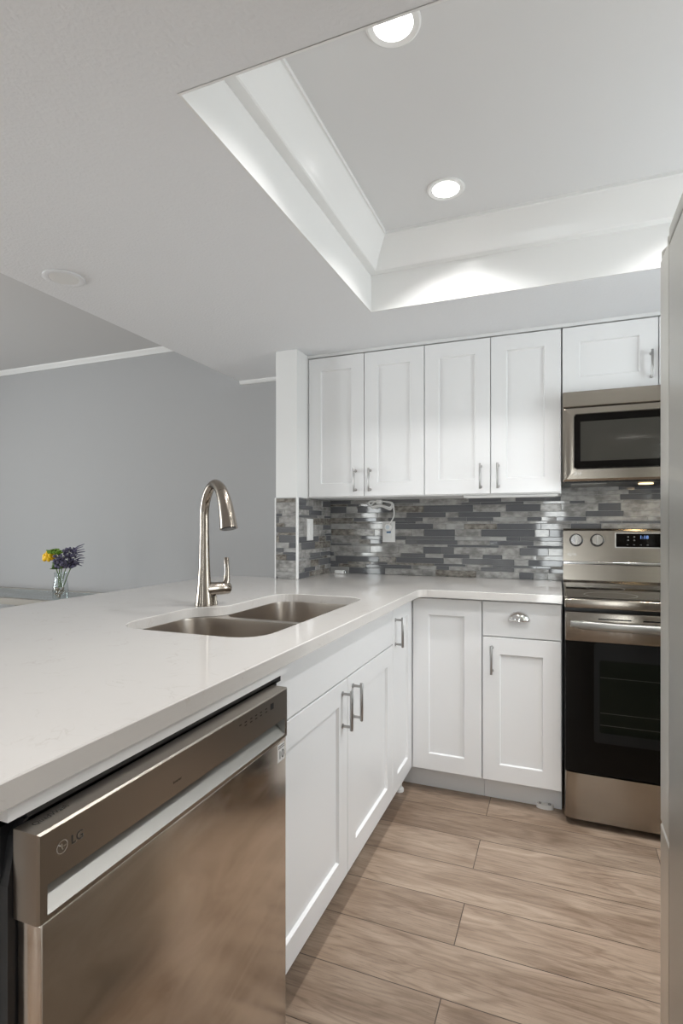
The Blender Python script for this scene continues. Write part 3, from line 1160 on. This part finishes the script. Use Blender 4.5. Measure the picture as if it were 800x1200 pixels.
mb.rings([ring_y(MY + 0.029, mx0, 0.615, mz0, 1.7125, 0.004), ring_y(MY + 0.006, mx0, 0.615, mz0, 1.7125, 0.004), ring_y(MY, mx0 + 0.012, 0.610, mz0 + 0.010, 1.708, 0.006),
          ring_y(MY, wx0 - 0.006, wx1 + 0.006, wz0 - 0.006, wz1 + 0.006, 0.014), ring_y(MY - 0.003, wx0 - 0.003, wx1 + 0.003, wz0 - 0.003, wz1 + 0.003, 0.012), ring_y(MY + 0.001, wx0, wx1, wz0, wz1, 0.010)], 'stainless', True, False)
door = mb.build('door', t, 25)
MB().rings([ring_y(MY + 0.004, wx0 - 0.001, wx1 + 0.001, wz0 - 0.001, wz1 + 0.001, 0.010), ring_y(MY + 0.0005, wx0 + 0.0005, wx1 - 0.0005, wz0 + 0.0005, wz1 - 0.0005, 0.0095)], 'black_glass').build('door_glass', door)
MB().box(wx0 + 0.024, wx1 - 0.02, MY - 0.0002, MY + 0.0004, wz0 + 0.030, wz1 - 0.030, 'microwave_window').build('window_mesh', door)
mb = MB()
logo(mb, frame_mx((0.0685, MY - 0.0004, 1.4225), (1, 0, 0), (0, -1, 0)), 0.007, 'logo_silver')
mb.text('LG', 0.013, frame_mx((0.088, MY - 0.0004, 1.4225), (1, 0, 0), (0, -1, 0)), 'logo_silver')
mb.build('emblem', door)
MB().box(0.617, mx1, MY + 0.001, MY + 0.029, mz0, 1.7125, 'black_glass', 0.002, 1).build('control_panel', t)
mb = MB().sweep([V((0.590, MY - 0.003, 1.43)), V((0.590, MY - 0.035, 1.445)), V((0.590, MY - 0.038, 1.55)), V((0.590, MY - 0.035, 1.665)), V((0.590, MY - 0.003, 1.68))], 0.009, 'stainless', 12)
mb.build('handle', door, 50)
mb = MB()
mb.box(mx0 + 0.01, mx1 - 0.01, MY + 0.05, YW - 0.02, mz0 - 0.004, mz0 + 0.0035, 'black_plastic')
mb.build('underside', t)
MB().box(0.055, 0.20, MY + 0.085, MY + 0.27, mz0 - 0.0075, mz0 - 0.0045, 'pocket_steel').build('grease_filter', t)
MB().box(0.60, 0.745, MY + 0.085, MY + 0.27, mz0 - 0.0075, mz0 - 0.0045, 'pocket_steel').build('grease_filter', t)
MB().lathe((0.365, MY + 0.17, mz0 - 0.0085), [(0.03, 0), (0.03, 0.004)], 'warm_lens', 20).build('cooktop_lamp', t)
lt = bpy.data.lights.new('cooktop_lamp_light', 'AREA')
lt.shape = 'DISK'
lt.size = 0.06
lt.energy = 0.35
lt.color = (1.0, 0.74, 0.42)
lo = bpy.data.objects.new('cooktop_lamp_light', lt)
C.objects.link(lo)
lo.location = (0.365, MY + 0.17, mz0 - 0.012)

# ------------------------------------------------------------ range
t = thing('kitchen_range', (0.40, 2.65, 0), 'stainless electric range with black oven glass under the microwave', 'range')
rx0, rx1 = 0.0225, 0.7775
RY = 2.345
MB().box(rx0 + 0.002, rx1 - 0.002, RY + 0.045, 2.945, 0.03, 0.892, 'black_plastic').build('body', t)
for px in (0.06, 0.74):
    for py in (2.45, 2.90):
        MB().lathe((px, py, 0), [(0.02, 0), (0.02, 0.03)], 'black_plastic', 12).build('foot', t)
# cooktop: steel frame with raised rims and a glass field
mb = MB()
mb.box(rx0, rx1, RY + 0.006, 2.90, 0.866, 0.903, 'stainless', 0.006, 3)
mb.box(rx0, rx0 + 0.012, RY + 0.02, 2.90, 0.900, 0.9105, 'stainless', 0.003, 2)
mb.box(rx1 - 0.012, rx1, RY + 0.02, 2.90, 0.900, 0.9105, 'stainless', 0.003, 2)
mb.build('cooktop_frame', t, 40)
mb = MB()
mb.box(rx0 + 0.012, rx1 - 0.012, RY + 0.035, 2.895, 0.9025, 0.9055, 'cooktop_black')
gl = mb.build('cooktop_glass', t)
mb = MB()
for bx_, by_, br_ in ((0.20, 2.50, 0.10), (0.58, 2.50, 0.11), (0.20, 2.76, 0.08), (0.58, 2.76, 0.09)):
    n = 40
    mb = MB()
    mb.rings([[V((bx_ + r * math.cos(2 * PI * k / n), by_ + r * math.sin(2 * PI * k / n), 0.9058)) for k in range(n)] for r in (br_, br_ - 0.002)], 'rack_wire', False, False)
    mb.build('burner_ring', gl)
# backguard
mb = MB()
sec = [(2.945, 0.90), (2.880, 0.90), (2.880, 0.916), (2.893, 0.928), (2.902, 1.000), (2.9025, 1.0), (2.9025, 1.004), (2.945, 1.004)]
mb.rings([[V((x, y, z)) for y, z in sec] for x in (rx0, rx1)], 'stainless')
mb.build('backguard', t)
MB().box(rx0, rx1, 2.893, 2.945, 1.0045, 1.0185, 'chrome', 0.003, 2).build('seam_strip', t)
sec = [(2.945, 1.019), (2.893, 1.019), (2.908, 1.168), (2.913, 1.176), (2.920, 1.179), (2.945, 1.179)]
mb = MB().rings([[V((x, y, z)) for y, z in sec] for x in (rx0, rx1)], 'stainless')
cp = mb.build('control_panel', t)
nn = Vector((0, -1, 0.1)).normalized()


def on_panel(x, z, d=0.0):
    return V((x, 2.893 + (z - 1.019) * (0.015 / 0.149), z)) + nn * d


for x in (0.082, 0.175, 0.625, 0.718):
    c = on_panel(x, 1.122)
    MB().lathe(c, [(0.031, 0), (0.031, 0.003), (0.027, 0.005)], 'black_plastic', 24, nn).build('knob_ring', cp, 30)
    mb = MB().lathe(c + nn * 0.005, [(0.027, 0), (0.0275, 0.004), (0.0265, 0.018), (0.0235, 0.022)], 'chrome', 24, nn)
    q = c + nn * 0.0275
    up = Vector((0, 0.1, 1)).normalized()
    rt = Vector((1, 0, 0))
    r0 = [q + rt * a * 0.006 + up * b_ * 0.0255 - nn * 0.004 for a, b_ in ((-1, -1), (1, -1), (1, 1), (-1, 1))]
    r1 = [q + rt * a * 0.0045 + up * b_ * 0.0245 + nn * 0.006 for a, b_ in ((-1, -1), (1, -1), (1, 1), (-1, 1))]
    mb.rings([r0, r1], 'nickel')
    mb.build('knob', cp, 30)
mb = MB()
for a, b_, c_, d_, dd, m_ in ((0.252, 0.548, 1.087, 1.159, 0.0015, 'logo_silver'), (0.257, 0.543, 1.091, 1.155, 0.003, 'black_glass')):
    mb.rings([[on_panel(x, z, q) for x, z in ((a, c_), (b_, c_), (b_, d_), (a, d_))] for q in (-0.001, dd)], m_)
ds = mb.build('display', cp)
mb = MB()
pm = lambda x, z: frame_mx(on_panel(x, z, 0.0034), (1, 0, 0), nn)
mb.text('1:18', 0.022, pm(0.375, 1.137), 'display_blue', 0.0001)
mb.build('clock_digits', ds)
mb = MB()
for i in range(2):
    for j in range(2):
        mb.text('o', 0.014, pm(0.308 + i * 0.026, 1.140 - j * 0.016), 'print_grey', 0.0001)
mb.build('touch_keys', ds)
for i in range(4):
    MB().text('--', 0.014, pm(0.305 + i * 0.028, 1.103), 'print_grey', 0.0001).build('key_caption', ds)
mb = MB()
logo(mb, frame_mx(on_panel(0.053, 1.052, 0.0006), (1, 0, 0), nn), 0.008, 'logo_silver')
mb.text('LG', 0.014, frame_mx(on_panel(0.074, 1.052, 0.0006), (1, 0, 0), nn), 'logo_silver')
mb.build('emblem', cp)
# oven door: steel head, black glass field, inner window
mb = MB()
mb.box(rx0 + 0.003, rx1 - 0.003, RY, RY + 0.044, 0.737, 0.852, 'stainless', 0.004, 2)
mb.box(rx0 + 0.003, rx1 - 0.003, RY + 0.002, RY + 0.044, 0.218, 0.7365, 'black_plastic', 0.003, 2)
door = mb.build('oven_door', t, 40)
mb = MB()
mb.box(rx0 + 0.004, rx1 - 0.004, RY, RY + 0.003, 0.220, 0.7365, 'black_glass', 0.001, 1)
mb.build('door_glass', door)
mb = MB()
mb.rings([ring_y(RY - 0.0004, 0.130, 0.670, 0.345, 0.735, 0.012), ring_y(RY - 0.0004, 0.150, 0.650, 0.385, 0.668, 0.008)], 'dark_gap', False, False)
mb.box(0.150, 0.650, RY - 0.0003, RY - 0.0001, 0.385, 0.668, 'oven_window')
wd = mb.build('window', door)
mb = MB()
for z in (0.415, 0.462, 0.60):
    mb.box(0.152, 0.648, RY - 0.0006, RY - 0.0004, z, z + 0.0022, 'rack_wire')
mb.build('rack', wd)
mb = MB()
hp, hr = [], []
for k in range(17):
    q = k / 16
    x = 0.045 + 0.71 * q
    bow = math.sin(PI * q)
    hp.append(V((x, RY - 0.012 - 0.040 * min(1, bow * 1.6) ** 0.7, 0.806 + 0.0 * bow)))
rings = []
for k, p in enumerate(hp):
    w_, h_ = 0.008, 0.0165 if 0 < k < 16 else 0.011
    rings.append([p + V((0, math.cos(2 * PI * a / 14) * w_, math.sin(2 * PI * a / 14) * h_)) for a in range(14)])
mb.rings(rings, 'pocket_steel')
mb.box(0.045, 0.075, RY - 0.022, RY + 0.001, 0.794, 0.818, 'pocket_steel', 0.004, 2)
mb.box(0.725, 0.755, RY - 0.022, RY + 0.001, 0.794, 0.818, 'pocket_steel', 0.004, 2)
mb.build('handle', door, 50)
# vent slots in the head of the door
mb = MB()
for a, b_ in ((0.145, 0.260), (0.300, 0.500), (0.540, 0.655)):
    mb.box(a, b_, RY - 0.0008, RY + 0.0005, 0.826, 0.831, 'dark_gap')
mb.build('vent_slot', door)
mb = MB()
mb.rings([[V((x, y, z)) for x, y in ((rx0 + 0.003, RY + 0.044), (rx0 + 0.003, RY + 0.016), (rx0 + 0.012, RY + 0.006), (rx0 + 0.05, RY + 0.001), (0.40, RY - 0.002), (rx1 - 0.05, RY + 0.001), (rx1 - 0.012, RY + 0.006), (rx1 - 0.003, RY + 0.016), (rx1 - 0.003, RY + 0.044))] for z in (0.032, 0.214)], 'stainless')
mb.build('drawer', t, 50)

# ------------------------------------------------------------ refrigerator
FX, FX1 = 0.200, 1.110
FYB, FYD, FYF = 0.56, 1.226, 1.338
t = thing('refrigerator', (0.655, 0.95, 0), 'tall stainless refrigerator at the right edge facing the range', 'refrigerator')
MB().box(FX, FX1, FYB, FYD - 0.006, 0.03, 1.742, 'fridge_side', 0.004, 2).build('body', t, 40)
MB().box(FX, FX1, FYB, FYD - 0.004, 1.7445, 1.775, 'fridge_side', 0.004, 2).build('top_cap', t, 40)
for px in (FX + 0.05, FX1 - 0.05):
    for py in (FYB + 0.06, FYD - 0.06):
        MB().lathe((px, py, 0), [(0.02, 0), (0.02, 0.03)], 'black_plastic', 12).build('foot', t)
MB().box(FX + 0.01, FX1 - 0.01, FYD - 0.006, FYD, 0.06, 1.735, 'black_plastic').build('gasket', t)


def fdoor(nm, x0, x1, z0, z1):
    mb = MB()
    r = 0.02
    pl = [(x0, FYD), (x1, FYD), (x1, FYF - r), (x1 - r * 0.3, FYF - r * 0.3), (x1 - r, FYF), (x0 + r, FYF), (x0 + r * 0.3, FYF - r * 0.3), (x0, FYF - r)]
    ins = [(x0 + 0.003, FYD), (x1 - 0.003, FYD), (x1 - 0.003, FYF - r), (x1 - r * 0.4, FYF - r * 0.4), (x1 - r, FYF - 0.003), (x0 + r, FYF - 0.003), (x0 + r * 0.4, FYF - r * 0.4), (x0 + 0.003, FYF - r)]
    mb.rings([[V((*p, z0)) for p in ins], [V((*p, z0 + 0.003)) for p in pl], [V((*p, z1 - 0.003)) for p in pl], [V((*p, z1)) for p in ins]], 'fridge_steel')
    return mb.build(nm, t, 30)


xm = (FX + FX1) / 2
d1 = fdoor('door', FX + 0.001, xm - 0.002, 0.572, 1.752)
d2 = fdoor('door', xm + 0.002, FX1 - 0.001, 0.572, 1.752)
d3 = fdoor('freezer_drawer', FX + 0.001, FX1 - 0.001, 0.06, 0.566)
for d, x in ((d1, xm - 0.045), (d2, xm + 0.045)):
    MB().sweep([V((x, FYF - 0.001, 0.68)), V((x, FYF + 0.045, 0.70)), V((x, FYF + 0.048, 1.1)), V((x, FYF + 0.045, 1.50)), V((x, FYF - 0.001, 1.52))], 0.012, 'fridge_steel', 12).build('handle', d, 50)
MB().sweep([V((FX + 0.12, FYF - 0.001, 0.50)), V((FX + 0.14, FYF + 0.045, 0.50)), V((xm, FYF + 0.048, 0.50)), V((FX1 - 0.14, FYF + 0.045, 0.50)), V((FX1 - 0.12, FYF - 0.001, 0.50))], 0.012, 'fridge_steel', 12).build('handle', d3, 50)
for x in (FX + 0.0225, FX1 - 0.0225):
    mb = MB()
    mb.lathe((x, 1.300, 1.752), [(0.022, 0), (0.022, 0.012), (0.016, 0.019), (0.006, 0.021)], 'fridge_side', 18)
    mb.lathe((x, 1.248, 1.752), [(0.020, 0), (0.020, 0.017), (0.014, 0.024), (0.006, 0.026)], 'fridge_side', 18)
    mb.box(x - 0.015, x + 0.015, FYD - 0.03, 1.29, 1.7525, 1.764, 'fridge_side', 0.003, 2)
    mb.build('hinge_cover', t, 40)

# ------------------------------------------------------------ lamps in the ceiling
SPREAD = 122


def can(x, y, z, on, label, group=None, rad=0.066, power=5.7):
    t = thing('recessed_light', (x, y, z), label, 'light', group)
    mb = MB().lathe((x, y, z), [(rad, -0.0003), (rad, -0.004), (rad * 0.93, -0.0065), (rad * 0.72, -0.0035), (rad * 0.70, -0.0012)], 'gloss_trim' if on else 'ceiling_paint', 36, (0, 0, 1), False, False)
    mb.build('trim_ring', t, 40)
    MB().lathe((x, y, z - 0.0035), [(rad * 0.71, 0), (rad * 0.71, 0.002)], 'lamp_lens' if on else 'dead_lens', 32).build('lens', t)
    if on:
        l = bpy.data.lights.new('recessed_lamp', 'AREA')
        l.shape = 'DISK'
        l.size = rad * 1.4
        l.energy = power
        l.color = (1.0, 0.985, 0.975)
        l.spread = math.radians(SPREAD)
        o = bpy.data.objects.new('recessed_lamp', l)
        C.objects.link(o)
        o.location = (x, y, z - 0.008)
    return t


can(-0.370, 1.929, ZT, True, 'lit round recessed light in the tray ceiling nearest the back wall', 'recessed lights in the tray')
can(-0.364, 1.246, ZT, True, 'lit round recessed light cut by the near edge of the tray', 'recessed lights in the tray')
can(0.50, 1.929, ZT, True, 'lit round recessed light in the tray above the range front, out at the right', 'recessed lights in the tray')
can(0.50, 1.246, ZT, True, 'lit round recessed light in the tray above the refrigerator', 'recessed lights in the tray')
can(-1.15, -0.45, ZS, True, 'unseen round recessed light added as fill in the lowered ceiling behind the camera, left one', 'added fill lights behind the camera', power=9.5)  # unseen lamp added to brighten counter and floor from above
can(-0.10, -0.45, ZS, True, 'unseen round recessed light added as fill in the lowered ceiling behind the camera, right one', 'added fill lights behind the camera', power=9.5)  # second unseen lamp added for the same fill
can(-3.2, 0.6, ZC, True, 'unseen round recessed light added as fill in the living room ceiling', 'added fill lights in the living room', power=7)  # unseen lamp added to brighten the living room side
can(-1.700, 1.493, ZS, False, 'unlit round recessed light in the lowered ceiling over the peninsula edge', None, 0.072)

# ------------------------------------------------------------ outlets, cable, plug
ox, oz = -0.894, 1.158
t = thing('wall_outlet', (ox, YW - 0.008, oz), 'white wall outlet with a round plug-in on the grey mosaic backsplash', 'outlet')
MB().box(ox - 0.037, ox + 0.037, YW - 0.0135, YW - 0.0070, oz - 0.059, oz + 0.059, 'plastic_white', 0.002, 2).build('cover_plate', t)
MB().box(ox - 0.018, ox + 0.018, YW - 0.0150, YW - 0.0135, oz - 0.036, oz + 0.034, 'plastic_white', 0.001, 1).build('socket', t)
MB().box(ox - 0.012, ox + 0.013, YW - 0.0158, YW - 0.0150, oz - 0.008, oz + 0.004, 'plug_blue').build('test_buttons', t)
t = thing('plug_adapter', (ox, YW - 0.03, oz + 0.028), 'small round white plug adapter in the outlet on the backsplash', 'adapter')
MB().lathe((ox, YW - 0.0152, oz + 0.026), [(0.024, 0), (0.024, 0.018), (0.02, 0.022)], 'plastic_white', 20, (0, -1, 0)).build('housing', t, 40)
MB().lathe((ox, YW - 0.0374, oz + 0.026), [(0.012, 0), (0.011, 0.001)], 'night_lens', 20, (0, -1, 0)).build('lens', t, 40)
sy, sz = 2.676, 1.171
t = thing('light_switch', (XS + 0.008, sy, sz), 'white light switch plate on the narrow mosaic side wall', 'switch')
MB().box(XS + 0.0070, XS + 0.0135, sy - 0.036, sy + 0.036, sz - 0.058, sz + 0.058, 'plastic_white', 0.002, 2).build('cover_plate', t)
MB().box(XS + 0.0135, XS + 0.0155, sy - 0.016, sy + 0.016, sz - 0.033, sz + 0.033, 'plastic_white', 0.0008, 1).build('rocker', t)
# bundled white cable hanging under the wall cabinets
mb = MB()
rnd = random.Random(3)


path = []
cyc = YW - 0.04
for k in range(5):
    dz = rnd.uniform(-0.006, 0.008)
    dy = rnd.uniform(-0.012, 0.008)
    path += [(-1.02 + 0.012 * k, cyc + dy, 1.325 + dz), (-0.985, cyc + dy - 0.004, 1.300 + dz), (-0.93, cyc + dy, 1.306 + dz), (-0.878, cyc + dy, 1.292 + dz * 1.5), (-0.868, cyc + dy, 1.318), (-0.93, cyc - 0.012, 1.330)]
path += [(-0.868, cyc, 1.322), (-0.856, cyc, 1.28), (-0.858, cyc + 0.005, 1.245), (-0.876, cyc + 0.004, 1.212), (-0.888, cyc + 0.006, 1.206)]
mb.sweep(spline(path), 0.0038, 'plastic_white', 8)
mb.box(-0.955, -0.925, cyc - 0.02, cyc + 0.015, 1.315, 1.3395, 'plastic_white', 0.004, 2)
tag(mb.build('power_cable', None, 60), 'looped white power cable hanging under the wall cabinet above the outlet', 'cable')
t = thing('cable_end', (-1.175, 2.93, 0.914), 'small white cable plug lying on the counter in the tiled corner', 'plug')
MB().box(-1.205, -1.150, 2.915, 2.945, 0.9145, 0.934, 'plastic_white', 0.005, 3).build('housing', t, 40)
MB().box(-1.150, -1.138, 2.921, 2.939, 0.918, 0.930, 'chrome', 0.001, 1).build('contact', t)

# ------------------------------------------------------------ living room: glass table, vase, flowers
t = thing('glass_table', (-3.3, 2.54, 0), 'glass topped table with a beige rim against the grey living room wall', 'table')
tx0, tx1, ty0, ty1, tz = -4.20, -2.52, 2.33, 2.76, 0.75
ol = smooth_poly([(tx0, ty0), (tx1, ty0), (tx1, ty1), (tx0, ty1)], 0.06, 5)
il = smooth_poly([(tx0 + 0.035, ty0 + 0.035), (tx1 - 0.035, ty0 + 0.035), (tx1 - 0.035, ty1 - 0.035), (tx0 + 0.035, ty1 - 0.035)], 0.04, 5)
MB().prism(ol, tz - 0.038, tz, 'table_rim', holes=[il]).build('rim', t)
MB().prism(inset(il, 0.0005), tz - 0.010, tz - 0.002, 'table_glass').build('glass_top', t)
for lx in (-3.05, -3.95):
    for ly in (ty0 + 0.035, ty1 - 0.035):
        MB().box(lx - 0.024, lx + 0.024, ly - 0.024, ly + 0.024, 0, tz - 0.0385, 'table_rim', 0.004, 2).build('leg', t)
vx, vy = -2.755, 2.395
t = thing('flower_vase', (vx, vy, tz), 'small clear glass vase with pebbles holding flowers on the glass table', 'vase')
prof = [(0.040, 0.0004), (0.044, 0.004), (0.045, 0.05), (0.040, 0.10), (0.034, 0.135), (0.036, 0.165), (0.033, 0.165), (0.031, 0.135), (0.037, 0.10), (0.042, 0.05), (0.041, 0.012), (0.001, 0.012)]
MB().lathe((vx, vy, tz), prof, 'vase_glass', 28, cap0=True, cap1=False).build('glass_body', t, 60)
mb = MB()
for k in range(34):
    a = rnd.uniform(0, 2 * PI)
    r = 0.030 * math.sqrt(rnd.random())
    z = tz + 0.018 + 0.055 * rnd.random()
    mb.ball((vx + r * math.cos(a), vy + r * math.sin(a), z), rnd.uniform(0.006, 0.009), 'pebble', 1, (1, 1, 0.75))
o = mb.build('pebbles', t, 60)
o['kind'] = 'stuff'


def stem_mesh(p0, p1, m='stem_green'):
    p0, p1 = V(p0), V(p1)
    mid = (p0 + p1) / 2 + V((p0.x - vx, p0.y - vy, 0.0)) * 0.1 + V((0, 0, 0.01))
    return MB().sweep(spline([p0, mid, p1], 5), 0.0028, m, 8)


def local(u, z, f=0.0):
    """u to the right as seen from the counter, f away from it"""
    return V((vx + 0.93 * u - 0.37 * f, vy + 0.37 * u + 0.93 * f, tz + z))


# yellow rose-like bloom
t = thing('yellow_flower', tuple(local(0, 0.08)), 'round yellow bloom leaning left in the glass vase', 'flower')
stem_mesh(local(0.008, 0.075), local(-0.050, 0.245)).build('stem', t, 60)
mb = MB()
cb = local(-0.064, 0.262)
for ly, (npet, rr, sz_) in enumerate(((5, 0.008, 0.019), (7, 0.017, 0.020), (9, 0.026, 0.020), (9, 0.028, 0.017))):
    for k in range(npet):
        a = 2 * PI * k / npet + ly * 0.4
        mb.ball(cb + V((rr * math.cos(a), rr * math.sin(a), 0.015 - ly * 0.010 + 0.004 * math.sin(3 * k))), sz_, 'petal_yellow', 2, (0.75, 0.75, 0.95))
mb.build('bloom', t, 60)
# purple sprays
for k, (u, z, f, lab) in enumerate(((0.012, 0.235, -0.03, 'dark purple flower spray in the middle of the vase'), (0.045, 0.275, 0.01, 'dark purple flower spray standing tallest at the right of the vase'), (0.050, 0.225, 0.03, 'dark purple flower spray reaching low right from the vase'))):
    t = thing('purple_flower', tuple(local(0, 0.08)), lab, 'flower', 'purple sprays in the vase')
    stem_mesh(local(-0.012 + 0.010 * k, 0.075, 0.008 * k), local(u, z - 0.03, f)).build('stem', t, 60)
    mb = MB()
    for q in range(46):
        a, c_ = rnd.uniform(0, 2 * PI), rnd.uniform(-1, 1)
        rr = 0.042 * rnd.random() ** 0.4
        p = local(u, z, f) + V((rr * math.cos(a) * math.sqrt(1 - c_ * c_), rr * math.sin(a) * math.sqrt(1 - c_ * c_), rr * c_))
        mb.ball(p, rnd.uniform(0.006, 0.011), 'petal_purple', 1, (1, 1, 1.2))
    if k > 0:
        for q in range(5):
            a0 = local(u + 0.02, z + 0.01 * (q - 2), f)
            a1 = local(u + 0.075 + rnd.uniform(-0.01, 0.02), z + 0.015 * (q - 1) + (0.012 if k == 1 else -0.008), f + rnd.uniform(-0.02, 0.02))
            mb.sweep([a0, (a0 + a1) / 2 + V((0, 0, 0.006)), a1], [0.003, 0.0036, 0.0016], 'petal_purple', 6)
    mb.build('bloom', t, 60)
# green filler
t = thing('green_sprig', tuple(local(0, 0.08)), 'bright green leafy sprig between the yellow and purple flowers', 'flower')
stem_mesh(local(0.0, 0.075, -0.01), local(0.012, 0.26, 0.01)).build('stem', t, 60)
mb = MB()
for q in range(40):
    a = rnd.uniform(0, 2 * PI)
    low = q % 3 == 0
    p = local(rnd.uniform(-0.025, 0.005) if not low else rnd.uniform(-0.02, 0.01), rnd.uniform(0.275, 0.290) if not low else rnd.uniform(0.185, 0.215), -0.05 if not low else -0.03)
    dr = V((math.cos(a), math.sin(a), rnd.uniform(-0.1, 0.6))).normalized()
    s_ = dr.cross(V((0, 0, 1))).normalized()
    ro = rnd.uniform(-1.2, 1.2)
    s_ = (s_ * math.cos(ro) + dr.cross(s_) * math.sin(ro)).normalized()
    L_ = rnd.uniform(0.03, 0.045) * (0.9 if low else 1)
    wv = 0.013
    nrm = dr.cross(s_).normalized() * 0.0012
    mb.rings([[p + dr * L_ * f_ + s_ * w_ * wv + nrm * sg_ for (f_, w_, sg_) in ((0, 0.15, 1), (0.5, 1, 1), (1, 0.05, 1), (0.5, -1, 1), (0, -0.15, 1))], [p + dr * L_ * f_ + s_ * w_ * wv - nrm for (f_, w_) in ((0, 0.15), (0.5, 1), (1, 0.05), (0.5, -1), (0, -0.15))]], 'leaf_green' if not low else 'stem_green')
mb.build('leaves', t)
